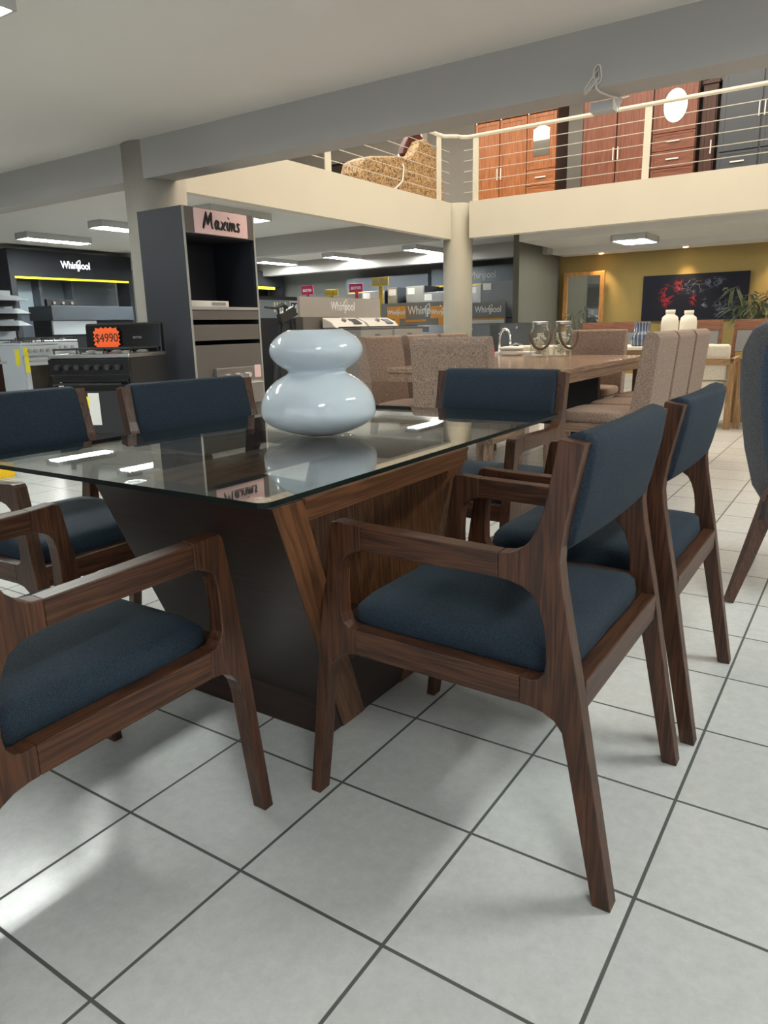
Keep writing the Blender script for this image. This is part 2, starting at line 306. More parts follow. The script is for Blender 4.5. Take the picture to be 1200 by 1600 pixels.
# ------------------------------------------------------------------ mesh helpers
class MB:
    def __init__(s): s.v = []; s.f = []; s.mi = []
    def add(s, vs, fs, mi=0):
        o = len(s.v); s.v += [tuple(v) for v in vs]
        for f in fs: s.f.append([i+o for i in f]); s.mi.append(mi)
        return s
    def box(s, x0, x1, y0, y1, z0, z1, mi=0, rot=None, piv=None):
        vs = [Vector((x, y, z)) for z in (z0, z1) for y in (y0, y1) for x in (x0, x1)]
        if rot is not None:
            p = Vector(piv) if piv else Vector(((x0+x1)/2, (y0+y1)/2, (z0+z1)/2)); vs = [rot @ (v-p)+p for v in vs]
        return s.add(vs, [(0, 2, 3, 1), (4, 5, 7, 6), (0, 1, 5, 4), (2, 6, 7, 3), (0, 4, 6, 2), (1, 3, 7, 5)], mi)
    def prism(s, poly, axis, a0, a1, mi=0):
        n = len(poly)
        def P(p, a):
            return {'x': (a, p[0], p[1]), 'y': (p[0], a, p[1]), 'z': (p[0], p[1], a)}[axis]
        vs = [P(p, a0) for p in poly]+[P(p, a1) for p in poly]
        fs = [list(range(n))[::-1], list(range(n, 2*n))]+[(i, (i+1) % n, n+(i+1) % n, n+i) for i in range(n)]
        return s.add(vs, fs, mi)
    def hexa(s, bot, top, mi=0):
        return s.add(list(bot)+list(top), [(3, 2, 1, 0), (4, 5, 6, 7), (0, 1, 5, 4), (1, 2, 6, 5), (2, 3, 7, 6), (3, 0, 4, 7)], mi)
    def lathe(s, prof, n=32, c=(0, 0, 0), mi=0):
        vs = []
        for r, z in prof:
            for k in range(n):
                a = 2*PI*k/n; vs.append((c[0]+r*math.cos(a), c[1]+r*math.sin(a), c[2]+z))
        fs = [(j*n+k, j*n+(k+1) % n, (j+1)*n+(k+1) % n, (j+1)*n+k) for j in range(len(prof)-1) for k in range(n)]
        fs.append(list(range(n))[::-1]); fs.append([(len(prof)-1)*n+k for k in range(n)])
        return s.add(vs, fs, mi)
    def tube(s, pts, r, n=8, mi=0, closed=False):
        pts = [Vector(p) for p in pts]; m = len(pts); vs = []; ref = None
        for i, p in enumerate(pts):
            a = pts[(i-1) % m] if (i > 0 or closed) else p; b = pts[(i+1) % m] if (i < m-1 or closed) else p
            d = (b-a).normalized()
            if ref is None: ref = Vector((0, 0, 1)) if abs(d.z) < .9 else Vector((1, 0, 0))
            u = (ref-d*ref.dot(d)).normalized(); ref = u; v = d.cross(u)
            rr = r[i] if isinstance(r, (list, tuple)) else r
            for k in range(n):
                t = 2*PI*k/n; vs.append(p+(u*math.cos(t)+v*math.sin(t))*rr)
        mm = m if closed else m-1
        fs = [(i*n+k, i*n+(k+1) % n, ((i+1) % m)*n+(k+1) % n, ((i+1) % m)*n+k) for i in range(mm) for k in range(n)]
        if not closed: fs += [list(range(n))[::-1], [(m-1)*n+k for k in range(n)]]
        return s.add(vs, fs, mi)
    def build(s, name, mat, parent=None, bevel=0.0, smooth=False, loc=None, seg=2, rotz=0):
        me = bpy.data.meshes.new(name); me.from_pydata(s.v, [], s.f)
        mats = mat if isinstance(mat, (list, tuple)) else [mat]
        for q in mats: me.materials.append(q)
        for i, p in enumerate(me.polygons): p.material_index = s.mi[i]; p.use_smooth = smooth
        bm = bmesh.new(); bm.from_mesh(me); bmesh.ops.recalc_face_normals(bm, faces=bm.faces); bm.to_mesh(me); bm.free()
        o = bpy.data.objects.new(name, me); COL.objects.link(o)
        if parent: o.parent = parent
        if loc: o.location = loc
        o.rotation_euler.z = rotz
        if bevel:
            b = o.modifiers.new('bevel', 'BEVEL'); b.width = bevel; b.segments = seg; b.limit_method = 'ANGLE'; b.angle_limit = math.radians(35)
            b.harden_normals = False
            for p in me.polygons: p.use_smooth = False
        return o
def tag(o, label, cat, group=None):
    o['label'] = label; o['category'] = cat
    if group: o['group'] = group
    return o
def empty(name, loc, label, cat, group=None, rotz=0):
    o = bpy.data.objects.new(name, None); COL.objects.link(o); o.location = loc; o.rotation_euler.z = rotz
    o.empty_display_size = 0.1
    return tag(o, label, cat, group)
def struct(name, mb, mat, **kw):
    o = mb.build(name, mat, **kw); o['kind'] = 'structure'; return o
def copy_tree(o, parent=None):
    c = o.copy(); COL.objects.link(c); c.parent = parent
    for ch in [x for x in bpy.data.objects if x.parent == o]: copy_tree(ch, c)
    return c
def children(o): return [x for x in bpy.data.objects if x.parent == o]
def rep(proto, loc, label, rotz=0, group=None):
    c = copy_tree(proto); c.location = loc; c.rotation_euler.z = rotz; c['label'] = label
    if group: c['group'] = group
    return c
def cushion(x0, x1, y0, y1, z0, z1, crown=0.02, r=0.03, n=14, e=5.0):
    """soft box: superellipse outline with rounded rim and a slight crown"""
    cx, cy = (x0+x1)/2, (y0+y1)/2; a, b = (x1-x0)/2, (y1-y0)/2; m = 48; vs = []; fs = []
    prof = [(1-r/min(a, b), z0)]
    h = z1-z0; rr = min(r, h/2)
    for k in range(7):
        t = k/6*PI; prof.append((1-rr*(1-math.sin(t))/min(a, b), z0+rr-rr*math.cos(t) if k <= 3 else z1-rr-rr*math.cos(t)))
    for k in range(1, n):
        s = (1-rr/min(a, b))*(1-k/n); prof.append((s, z1+crown*(1-(s/(1-rr/min(a, b)))**2)))
    for s, z in prof:
        for k in range(m):
            t = 2*PI*k/m; c, q = math.cos(t), math.sin(t); d = (abs(c)**e+abs(q)**e)**(-1/e)
            vs.append((cx+a*s*c*d, cy+b*s*q*d, z))
    L_ = len(prof)
    for j in range(L_-1):
        for k in range(m): fs.append((j*m+k, j*m+(k+1) % m, (j+1)*m+(k+1) % m, (j+1)*m+k))
    fs.append([k for k in range(m)][::-1]); fs.append([(L_-1)*m+k for k in range(m)])
    b_ = MB(); b_.add(vs, fs); return b_
def text(body, size, loc, rot, mat, name='lettering', parent=None, depth=0.004, shear=0.0, sx=1.0, bold=0.0):
    c = bpy.data.curves.new(name, 'FONT'); c.body = body; c.size = size; c.align_x = 'CENTER'; c.align_y = 'CENTER'
    c.extrude = depth; c.shear = shear; c.offset = bold
    t = bpy.data.objects.new(name, c); COL.objects.link(t)
    bpy.context.view_layer.update()
    me = bpy.data.meshes.new_from_object(t.evaluated_get(bpy.context.evaluated_depsgraph_get()))
    bpy.data.objects.remove(t); me.name = name
    me.materials.clear(); me.materials.append(mat)
    o = bpy.data.objects.new(name, me); COL.objects.link(o)
    if parent: o.parent = parent
    o.location = loc; o.rotation_euler = rot; o.scale = (sx, 1, 1)
    return o
FX = (PI/2, 0, PI/2)      # reads from +X
FY = (PI/2, 0, 0)         # reads from -Y
def wordmark(size, loc, rot, mat, parent, depth=0.003):
    """condensed word with a tilted ring sweeping round its middle"""
    o = text('Whirlpool', size, loc, rot, mat, 'lettering', parent, depth, 0, 0.8, size*0.012)
    pts = []
    for k in range(21):
        a = math.radians(-55+k*13.5)
        x, y = 0.20*size*math.cos(a), 0.62*size*math.sin(a)
        q = -0.45; pts.append((x*math.cos(q)-y*math.sin(q)+0.22*size, x*math.sin(q)+y*math.cos(q)-0.02*size, depth))
    b = MB(); b.tube(pts, [size*(0.012+0.03*math.sin(PI*k/20)) for k in range(21)], 6)
    g = b.build('ring_emblem', mat, parent); g.location = loc; g.rotation_euler = rot
    return o

# ================================================================== STRUCTURE
XL, XR, YB, YF = -13.5, 7.0, -6.0, 16.0
b = MB(); b.box(XL, XR, YB, YF, -0.1, 0); struct('floor', b, tiles)
ZC = 2.67; ZB = 2.35; ZU = 2.87
for n, (x0, x1, y0, y1) in enumerate(((XL, XR, YB, 4.36), (XL, -4.62, 4.36, YF), (-4.62, XR, 10.38, YF))):
    b = MB(); b.box(x0, x1, y0, y1, ZC, ZU); struct('ceiling', b, ceil_m)
b = MB(); b.box(XL, XR, YB, YF, 5.7, 5.8); struct('ceiling', b, wall_w)
b = MB(); b.box(-4.4, XR, 12.6, YF, 2.5, ZC); struct('ceiling', b, ceil_m)
b = MB(); b.box(XL, XR, 4.12, 4.36, ZB, ZC); struct('trim_1', b, beam_m)
b = MB(); b.box(XL, -4.7, 9.95, 10.2, ZB, ZC); struct('trim_2', b, beam_m)
b = MB(); b.box(XL, -4.4, 14.0, 14.3, ZB+0.03, ZC); struct('trim_3', b, beam_m)
b = MB(); b.box(-4.4, XR, 14.3, 15.0, 2.38, 2.5); struct('trim_4', b, ceil_m)
b = MB(); b.box(-4.62, -4.5, 4.36, 10.2, ZB, 2.88); struct('trim_5', b, cream_w)
b = MB(); b.box(-4.2, XR, 10.2, 10.38, ZB, 2.88); struct('trim_6', b, cream_w)
b = MB(); b.lathe([(0.275, 0), (0.275, ZC)], 48, (-4.45, 4.36, 0)); o = struct('trim_7', b, col_m, smooth=True)
b = MB(); b.lathe([(0.235, 0), (0.235, 2.88)], 48, (-4.5, 10.40, 0)); o = struct('trim_8', b, col_l, smooth=True)
for o in bpy.data.objects:
    if o.name in ('trim_7', 'trim_8'):
        for p in o.data.polygons: p.use_smooth = len(p.vertices) == 4
b = MB(); b.box(XL-0.1, XL, YB, YF, 0, 5.7); struct('wall_left', b, wall_g)
b = MB(); b.box(XL, -4.5, 15.0, 15.1, 0, ZC); struct('wall_back', b, wall_g)
b = MB(); b.box(-4.5, XR, 15.0, 15.1, 0, ZC); struct('wall_back', b, wall_y)
b = MB(); b.box(-4.62, -4.5, 12.86, 15.0, 0, ZC); struct('wall_partition', b, wall_o)
b = MB(); b.box(XL, XR, YF, YF+0.1, ZU, 5.7); struct('wall_upstairs', b, wall_w)
b = MB()                                   # right wall with a wide shop window
b.box(XR, XR+0.1, YB, YF, 0, 0.3).box(XR, XR+0.1, YB, YF, 2.5, 5.7).box(XR, XR+0.1, 2.0, YF, 0.3, 2.5).box(XR, XR+0.1, YB, -4.4, 0.3, 2.5)
struct('wall_right', b, wall_w)
b = MB()
b.box(XL, XR, YB-0.1, YB, 0, 0.25).box(XL, XR, YB-0.1, YB, 2.62, 5.7).box(XL, -4.2, YB-0.1, YB, 0.25, 2.62).box(5.2, XR, YB-0.1, YB, 0.25, 2.62)
struct('wall_front', b, wall_w)

ZU = 2.874   # upper floor things stand just on the slab
# ------------------------------------------------------------------ balcony railings
def railing(label, posts, horiz, wires, name='balcony_railing'):
    t = empty(name, (posts[0][0], posts[0][1], 2.88), label, 'railing', None)
    ox, oy, oz = t.location
    for (x, y, ax) in posts:
        b = MB()
        if ax == 'x': b.box(x-ox-0.045, x-ox+0.045, y-oy-0.008, y-oy+0.008, 0, 0.9)
        else: b.box(x-ox-0.008, x-ox+0.008, y-oy-0.06, y-oy+0.06, 0, 0.9)
        b.build('post', railm, t)
    b = MB(); b.tube([(x-ox, y-oy, 0.92) for x, y in horiz], 0.027, 10); b.build('handrail', railm, t, smooth=True)
    for k in range(5):
        b = MB(); b.tube([(x-ox, y-oy, 0.14+k*0.15) for x, y in wires], 0.005, 6); b.build('cable', wirem, t)
    return t
railing('cream steel balcony railing facing the shopper, in front of the upstairs wardrobes', [(-4.13, 10.27, 'x'), (-1.6, 10.27, 'x'), (0.95, 10.27, 'x')],
        [(-4.36, 10.15), (-4.34, 10.22), (-4.27, 10.27), (-4.1, 10.27), (6.9, 10.27)], [(-4.33, 10.27), (6.9, 10.27)])
railing('cream steel balcony railing above the left parapet, in front of the gold sofa', [(-4.55, 9.88, 'y'), (-4.55, 7.12, 'y'), (-4.55, 4.9, 'y')],
        [(-4.36, 10.13), (-4.42, 10.08), (-4.53, 10.0), (-4.55, 9.85), (-4.55, 4.4)], [(-4.55, 10.2), (-4.55, 4.4)])

# ------------------------------------------------------------------ fluorescent fittings
def fitting(loc, label, wx_=0.34, ly=1.2, recessed=False):
    t = empty('fluorescent_fitting', loc, label, 'ceiling light', 'fluorescent ceiling fittings')
    b = MB()
    b.box(-wx_/2, wx_/2, -ly/2, ly/2, -0.03, 0)
    b.box(-wx_/2, -wx_/2+0.015, -ly/2, ly/2, -0.1, -0.03).box(wx_/2-0.015, wx_/2, -ly/2, ly/2, -0.1, -0.03)
    b.box(-wx_/2, wx_/2, -ly/2, -ly/2+0.015, -0.1, -0.03).box(-wx_/2, wx_/2, ly/2-0.015, ly/2, -0.1, -0.03)
    b.build('housing', fix_m, t)
    for k in (-1, 0, 1):
        b = MB(); b.tube([(k*wx_*0.3, -ly/2+0.03, -0.085), (k*wx_*0.3, ly/2-0.03, -0.085)], 0.013, 8); b.build('tube', tube_e, t)
    b = MB()
    for k in range(8): y = -ly/2+ly*(k+0.5)/8; b.box(-wx_/2+0.016, wx_/2-0.016, y-0.003, y+0.003, -0.1, -0.06)
    b.build('louvre', refl_m, t)
    return t
F1 = fitting((-10.55, 7.3, ZC), 'fluorescent ceiling fitting above the dark display wall at far left')
def fit_at(x, y, lab, z=ZC): return rep(F1, (x, y, z), lab)
fit_at(-8.6, 7.3, 'fluorescent ceiling fitting just left of the left column')
fit_at(-6.45, 7.4, 'fluorescent ceiling fitting behind the right edge of the tall cabinet')
fit_at(-10.9, 13.3, 'far fluorescent fitting, leftmost of three right of the tall cabinet')
fit_at(-9.05, 13.5, 'far fluorescent fitting, middle of three right of the tall cabinet')
fit_at(-6.95, 13.5, 'far fluorescent fitting beside the far round column')
fit_at(-2.62, 1.3, 'fluorescent ceiling fitting cut off by the top left corner')
fit_at(2.5, 2.3, 'fluorescent ceiling fitting out of view above the navy chairs')
fit_at(2.6, -1.6, 'fluorescent ceiling fitting out of view behind the viewer')
fit_at(-6.4, 1.8, 'fluorescent ceiling fitting out of view over the left aisle')
fit_at(1.5, 12.0, 'fluorescent ceiling fitting out of view at the right, by the yellow wall')
tg = fitting((-2.5, 13.3, 2.497), 'square louvred ceiling light in front of the yellow wall', 0.6, 0.9)
for i, x in enumerate((-3.55, -1.95, -0.35)):
    t = empty('downlight', (x, 14.75, 2.38), ['recessed downlight over the framed mirror', 'recessed downlight over the dark painting', 'recessed downlight over the tall palm'][i], 'ceiling light', 'downlights on the yellow wall')
    b = MB(); b.lathe([(0.05, -0.006), (0.05, 0)], 20); b.build('bulb', spot_e, t)
    b = MB(); b.lathe([(0.062, -0.004), (0.052, -0.012), (0.052, -0.004)], 20); b.build('ring', steel, t)
    d = bpy.data.lights.new('downlight_beam', 'SPOT'); d.energy = 70; d.color = (1, 0.72, 0.36); d.spot_size = math.radians(75); d.spot_blend = 0.8; d.shadow_soft_size = 0.04
    o = bpy.data.objects.new('downlight_beam', d); COL.objects.link(o); o.location = (0, 0, -0.03); o.parent = t; o.rotation_euler = (math.radians(4), 0, 0)

# ================================================================== NAVY ARMCHAIRS
def V(pts): return [(0.632-x, z) for x, z in pts]
front_leg = V([(.290, 0), (.316, 0), (.334, .13), (.350, .263), (.357, .308), (.366, .334), (.380, .353), (.402, .366), (.430, .370),
               (.430, .426), (.415, .428), (.403, .437), (.397, .455), (.396, .50), (.398, .545), (.403, .566), (.412, .581), (.430, .592), (.450, .597),
               (.450, .647), (.392, .651), (.381, .649), (.376, .641), (.358, .537), (.337, .388), (.313, .185)])
rear_leg = V([(.940, 0), (.974, 0), (.945, .157), (.922, .28), (.905, .374), (.893, .439), (.880, .502), (.862, .592), (.856, .635), (.857, .665), (.864, .712), (.876, .77), (.889, .838),
              (.845, .845), (.841, .812), (.833, .766), (.824, .722), (.814, .691), (.801, .667), (.783, .650), (.765, .642), (.745, .640),
              (.745, .594), (.765, .592), (.79, .586), (.81, .573), (.822, .552), (.832, .52), (.836, .491), (.838, .454), (.835, .434), (.825, .420), (.81, .415), (.790, .417),
              (.790, .364), (.81, .363), (.834, .358), (.856, .347), (.871, .328), (.883, .273), (.907, .157)])
arm_q = V([(.450, .597), (.745, .594), (.745, .640), (.450, .647)])
rail_q = V([(.430, .370), (.790, .364), (.790, .417), (.430, .426)])
def armchair(label, loc, rotz):
    t = empty('armchair', loc, label, 'chair', 'navy armchairs round the glass table', rotz)
    W, th = 0.28, 0.036
    for s in (-1, 1):
        a, c = (W-th, W) if s > 0 else (-W, -W+th)
        # prism axis x with coordinates (y, z)
        for nm, poly, m in (('leg', front_leg, wz), ('leg', rear_leg, wz), ('armrest', arm_q, wy), ('side_rail', rail_q, wy)):
            b = MB(); b.prism(poly, 'x', a, c); b.build(nm, m, t, bevel=0.0022)
        b = MB()
    b = MB(); b.box(-W+th, W-th, 0.632-.900, 0.632-.866, .362, .420); b.build('back_rail', wx, t, bevel=0.003)
    b = MB(); b.box(-W+th, W-th, 0.632-.385, 0.632-.352, .362, .420); b.build('front_rail', wx, t, bevel=0.003)
    b = cushion(-W+th+0.001, W-th-0.001, 0.632-.868, 0.632-.388, .395, .474, 0.024, 0.034, e=16)
    b.build('seat', blue, t, smooth=True)
    # backrest: padded slab following the slope of the posts
    b = MB(); vs = []; fs = []; nx, m = 12, 20
    ring = []
    # cross-section in (y,z): front face, rounded top, bulging rear face
    sec = [(.812, .650), (.806, .70), (.820, .76), (.838, .825), (.848, .846), (.866, .853), (.886, .848), (.896, .832), (.890, .78), (.880, .73), (.872, .69), (.864, .66), (.850, .648), (.83, .645)]
    xs = [-W+th+.0005, -W+th+.012]+[(-W+th+.012)+(2*(W-th)-.024)*k/10 for k in range(1, 10)]+[W-th-.012, W-th-.0005]
    cy = sum(p[0] for p in sec)/len(sec); cz = sum(p[1] for p in sec)/len(sec)
    for i, x in enumerate(xs):
        sh = 0.93 if i in (0, len(xs)-1) else 1.0
        curve = 0.010*(1-(x/(W-th))**2)
        for (y, z) in sec:
            vs.append((x, 0.632-(cy+(y-cy)*sh+curve), cz+(z-cz)*(0.985 if sh < 1 else 1)))
    k = len(sec)
    for i in range(len(xs)-1):
        for j in range(k): fs.append((i*k+j, i*k+(j+1) % k, (i+1)*k+(j+1) % k, (i+1)*k+j))
    fs.append(list(range(k))); fs.append([(len(xs)-1)*k+j for j in range(k)])
    b.add(vs, fs); b.build('backrest', blue, t, smooth=True)
    return t
A0 = armchair('navy armchair with walnut frame on the right, nearest one with its back fully in view', (0.632, 0.886, 0), PI/2)
rep(A0, (0.65, 1.521, 0), 'navy armchair standing directly behind the nearest right-hand armchair', PI/2)
rep(A0, (-0.028, 0.178, 0), 'navy armchair at the near end of the glass table, cut off at left', 0)
rep(A0, (0.0, 2.01, 0), 'navy armchair at the far end of the glass table, backrest seen beyond the glass', PI)
rep(A0, (-0.824, 0.775, 0), 'armchair on the left of the glass table, its backrest cut off at left', -PI/2)
rep(A0, (-0.665, 1.36, 0), 'armchair on the left of the glass table, backrest before the tall cabinet', -PI/2-math.radians(9))

# ================================================================== GLASS TABLE
T = empty('dining_table', (0.05, 0.9, 0), 'dining table with clear glass top on an angular dark walnut base', 'table')
def loc(p): return (p[0]-0.05, p[1]-0.9, p[2])
gx0, gx1, gy0, gy1 = -0.525, 0.422, 0.372, 1.785
def rrect(x0, x1, y0, y1, r, n=6):
    out = []
    for cx, cy, a0 in ((x1-r, y1-r, 0), (x0+r, y1-r, 90), (x0+r, y0+r, 180), (x1-r, y0+r, 270)):
        for k in range(n+1):
            a = math.radians(a0+90*k/n); out.append((cx+r*math.cos(a)-0.05, cy+r*math.sin(a)-0.9))
    return out
b = MB(); pl_ = rrect(gx0, gx1, gy0, gy1, 0.022); b.prism(pl_, 'z', .730, .740)
for i in range(2, len(b.f)): b.mi[i] = 1
b.build('glass_top', [glass_top_m, edge_m], T)
def X_(z): return 0.19+0.329*z          # right-hand face of the base leans outwards
def slab(y_top0, y_top1, y_bot0, y_bot1, xl_top, xl_bot, zt=.729, dx=0):
    bot = [loc((xl_bot, y_bot0, 0)), loc((X_(0), y_bot0, 0)), loc((X_(0), y_bot1, 0)), loc((xl_bot, y_bot1, 0))]
    top = [loc((xl_top, y_top0, zt)), loc((X_(zt)-dx, y_top0, zt)), loc((X_(zt)-dx, y_top1, zt)), loc((xl_top, y_top1, zt))]
    m = MB(); m.hexa(bot, top); return m
b = slab(.384, .465, .865, .965, -.06, -.35)
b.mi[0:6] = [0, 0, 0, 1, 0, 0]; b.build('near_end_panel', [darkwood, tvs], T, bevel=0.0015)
b = slab(1.115, 1.195, 1.15, 1.24, -.06, -.35, dx=.045)
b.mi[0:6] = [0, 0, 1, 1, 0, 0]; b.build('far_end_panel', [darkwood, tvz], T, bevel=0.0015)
def bar(p0, p1, x_off, th, z0, z1, name, mat):
    y0, y1 = p0, p1
    m = MB(); m.hexa([loc((X_(z0)-th+x_off, y0, z0)), loc((X_(z0)+x_off, y0, z0)), loc((X_(z0)+x_off, y1, z0)), loc((X_(z0)-th+x_off, y1, z0))],
                     [loc((X_(z1)-th+x_off, y0, z1)), loc((X_(z1)+x_off, y0, z1)), loc((X_(z1)+x_off, y1, z1)), loc((X_(z1)-th+x_off, y1, z1))])
    return m.build(name, mat, T, bevel=0.0015)
bar(.476, 1.118, -0.001, .04, .680, .7285, 'top_rail', tvy)
m = MB(); m.hexa([loc((-.02, .49, .68)), loc((.02, .49, .68)), loc((.02, 1.118, .68)), loc((-.02, 1.118, .68))], [loc((-.04, .48, .7285)), loc((0, .48, .7285)), loc((0, 1.118, .7285)), loc((-.04, 1.118, .7285))])
m.build('inner_top_rail', tvy, T)
bar(.80, 1.15, -0.004, .50, 0.0, .225, 'plinth', darkwood)
for (x, y) in ((.36, .425), (.02, .425), (.37, 1.155), (.02, 1.155)):
    b = MB(); b.lathe([(.022, 0), (.022, .0012), (.014, .0012), (.014, .0004)], 24, loc((x, y, .729))); b.build('support_disc', chrome, T)

# opal vase
prof = [(.001, .0), (.045, .0), (.062, .002)]
for k in range(1, 24):
    a = -PI/2+PI*k/24; prof.append((.055+.093*math.cos(a)**.72, .075+.0755*math.sin(a)))
prof = [p for p in prof if p[1] < .138 or p[0] > .1]
lo = []
def bulge(r0, rm, r1, z0, zm, z1, n=14):
    out = []
    for k in range(n+1):
        a = k/n*PI/2; out.append((r0+(rm-r0)*math.sin(a), zm-(zm-z0)*math.cos(a)))
    for k in range(1, n+1):
        a = k/n*PI/2; out.append((r1+(rm-r1)*math.cos(a), zm+(z1-zm)*math.sin(a)))
    return out
def cut_ellipse(r0, rm, r1, z0, zm, z1, n=26):
    out = []
    Hd = (zm-z0)/math.sqrt(1-(r0/rm)**2); Hu = (z1-zm)/math.sqrt(1-(r1/rm)**2)
    a0 = math.asin((zm-z0)/Hd); a1 = math.asin((z1-zm)/Hu)
    for k in range(n+1):
        a = -a0+(a0+a1)*k/n; H = Hd if a < 0 else Hu
        out.append((rm*math.cos(a), zm+H*math.sin(a)))
    return out
pr1 = cut_ellipse(.060, .1475, .080, .001, .068, .152)
pr1 = [(r*(1+.035*math.sin(PI*min(1, z/.068))) if z < .068 else r, z) for r, z in pr1]; pr2 = [(.0745, .1565), (.0735, .160)]+cut_ellipse(.078, .1185, .068, .166, .212, .263)
full = [(.001, 0), (.045, 0)]+pr1+pr2+[(.064, .263), (.062, .255), (.085, .235), (.103, .213), (.07, .17), (.06, .15), (.12, .07), (.001, .02)]
b = MB(); b.lathe(full, 72); v = b.build('vase', opal, smooth=True, loc=(-.025, 1.089, .740)); v.scale = (1.077,)*3
tag(v, 'glossy white double-bulb vase standing on the glass table top', 'vase')

# ================================================================== WALNUT TABLE WITH TAUPE CHAIRS
t2 = empty('dining_table', (-.89, 4.7, 0), 'pale walnut dining table surrounded by taupe upholstered chairs', 'table')
b = MB(); b.box(-.614, .611, -1.01, 1.0, .728, .76); b.build('tabletop', t2top, t2, bevel=0.002)
for y in (-1.0, .96):
    b = MB(); b.box(-.604, .601, y, y+.03, .668, .728); b.build('end_apron', t2y, t2)
for x in (.571, -.604):
    b = MB(); b.box(x, x+.03, -.97, .96, .668, .728); b.build('side_apron', t2y, t2)
for x, y in ((.56, -.965), (.02, -.80), (.56, .95), (.02, .75)):
    b = MB(); b.box(x-.042, x+.042, y-.035, y+.035, 0, .668); b.build('leg', t2z, t2, bevel=0.003)
b = MB(); b.box(.10, .50, .08, .13, 0, .668); b.build('centre_panel', black_mt, t2)

def taupe_chair(label, loc_, rotz):
    t = empty('upholstered_chair', loc_, label, 'chair', 'taupe chairs round the walnut table', rotz)
    # facing +Y locally, back at y<0
    W = .245
    pts = [(-.30, .40), (-.185, .40), (-.235, .80), (-.262, .955), (-.275, .966), (-.31, .966), (-.33, .955), (-.345, .93), (-.33, .75)]
    b = MB(); b.prism(pts, 'x', -W, W)
    b.build('backrest', taupe, t, bevel=0.012, seg=3)
    b = cushion(-W, W, -.22, .25, .42, .49, .012, .025); b.build('seat', taupe, t, smooth=True)
    b = MB(); b.box(-W+.01, W-.01, -.24, .235, .36, .42); b.build('seat_rail', t2y, t, bevel=0.004)
    for sx in (-1, 1):
        for y, yb in ((.20, .22), (-.22, -.28)):
            x = sx*.205; m = MB()
            m.hexa([(x-.014, yb-.014, 0), (x+.014, yb-.014, 0), (x+.014, yb+.014, 0), (x-.014, yb+.014, 0)],
                   [(x-.022, y-.022, .36), (x+.022, y-.022, .36), (x+.022, y+.022, .36), (x-.022, y+.022, .36)])
            m.build('leg', t2z, t)
    return t
C0 = taupe_chair('taupe upholstered chair at the near end of the walnut table, its back towards the viewer', (-.745, 3.5, 0), 0)
for nm, (x, y, r, lab) in enumerate((
    (-.13, 4.18, PI/2, 'taupe upholstered chair on the right of the walnut table, nearest of the three there'),
    (-.13, 4.72, PI/2, 'taupe upholstered chair on the right of the walnut table, middle of the three there'),
    (-.13, 5.26, PI/2, 'taupe upholstered chair on the right of the walnut table, furthest of the three there'),
    (-1.55, 4.13, -PI/2, 'taupe upholstered chair on the left of the walnut table, nearest of the three there'),
    (-1.55, 4.72, -PI/2, 'taupe upholstered chair on the left of the walnut table, middle of the three there'),
    (-1.55, 5.26, -PI/2, 'taupe upholstered chair on the left of the walnut table, furthest of the three there'),
    (-.82, 5.83, PI, 'taupe upholstered chair at the far end of the walnut table, facing the viewer'))):
    rep(C0, (x, y, 0), lab, r)

# jars with rope handles
def jar(label, loc_, rz):
    t = empty('glass_jar', loc_, label, 'jar', 'glass jars with rope handles', rz)
    b = MB(); b.lathe([(.001, 0), (.075, 0), (.08, .01), (.08, .20), (.074, .222), (.062, .235), (.062, .262), (.058, .262), (.058, .235), (.070, .218), (.075, .20), (.075, .012), (.001, .008)], 32); b.build('jar_body', glass_jar_m, t, smooth=True)
    b = MB(); b.lathe([(.066, .262), (.066, .282), (.060, .286), (.001, .286)], 28); b.build('lid', steel, t, smooth=False)
    rnd = random.Random(int(loc_[1]*100)); b = MB()
    for k in range(85):
        a, r, z = rnd.uniform(0, 2*PI), rnd.uniform(0, .055)**1, rnd.uniform(.02, .19); s = rnd.uniform(.009, .016)
        cx, cy = r*math.cos(a), r*math.sin(a)
        q = [(s*.3, -s), (s*.8, -s*.55), (s, 0), (s*.8, s*.55), (s*.3, s)]
        b.lathe([(p[0], p[1]*.8) for p in q], 7, (cx, cy, z))
    o = b.build('pebble_filling', pebble_m, t, smooth=True); o['kind'] = 'stuff'
    pts = []
    for k in range(17):
        a = PI*k/16; pts.append((.088*math.cos(a), -.085-.03*math.sin(a), .20-.135*math.sin(a)))
    b = MB(); b.tube(pts, .011, 8); b.build('rope_handle', rope_m, t, smooth=True)
    return t
jar('clear glass jar with rope handle, left of the pair on the walnut table', (-1.10, 5.42, .76), .45)
jar('clear glass jar with rope handle, right of the pair on the walnut table', (-.95, 5.56, .76), .9)
t = empty('storage_tub', (-1.44, 5.62, .76), 'small cream rounded tub on the walnut table beside the jars', 'tub')
b = cushion(-.10, .10, -.07, .07, .0, .05, .004, .02); b.build('tub_body', vase_w, t, smooth=True)
b = cushion(-.105, .105, -.075, .075, .052, .075, .008, .01); b.build('lid', vase_w, t, smooth=True)
t = empty('coffee_jar', (-1.42, 5.12, .76), 'small glass jar with a red label behind the near taupe chair', 'jar')
b = MB(); b.lathe([(.04, 0), (.045, .01), (.045, .08), (.036, .095), (.036, .11)], 20); b.build('jar_body', glass_jar_m, t, smooth=True)
b = MB(); b.lathe([(.0465, .03), (.0465, .075)], 20); b.build('label_band', red_l, t)
b = MB(); b.lathe([(.039, .105), (.039, .125)], 20); b.build('lid', black_mt, t)

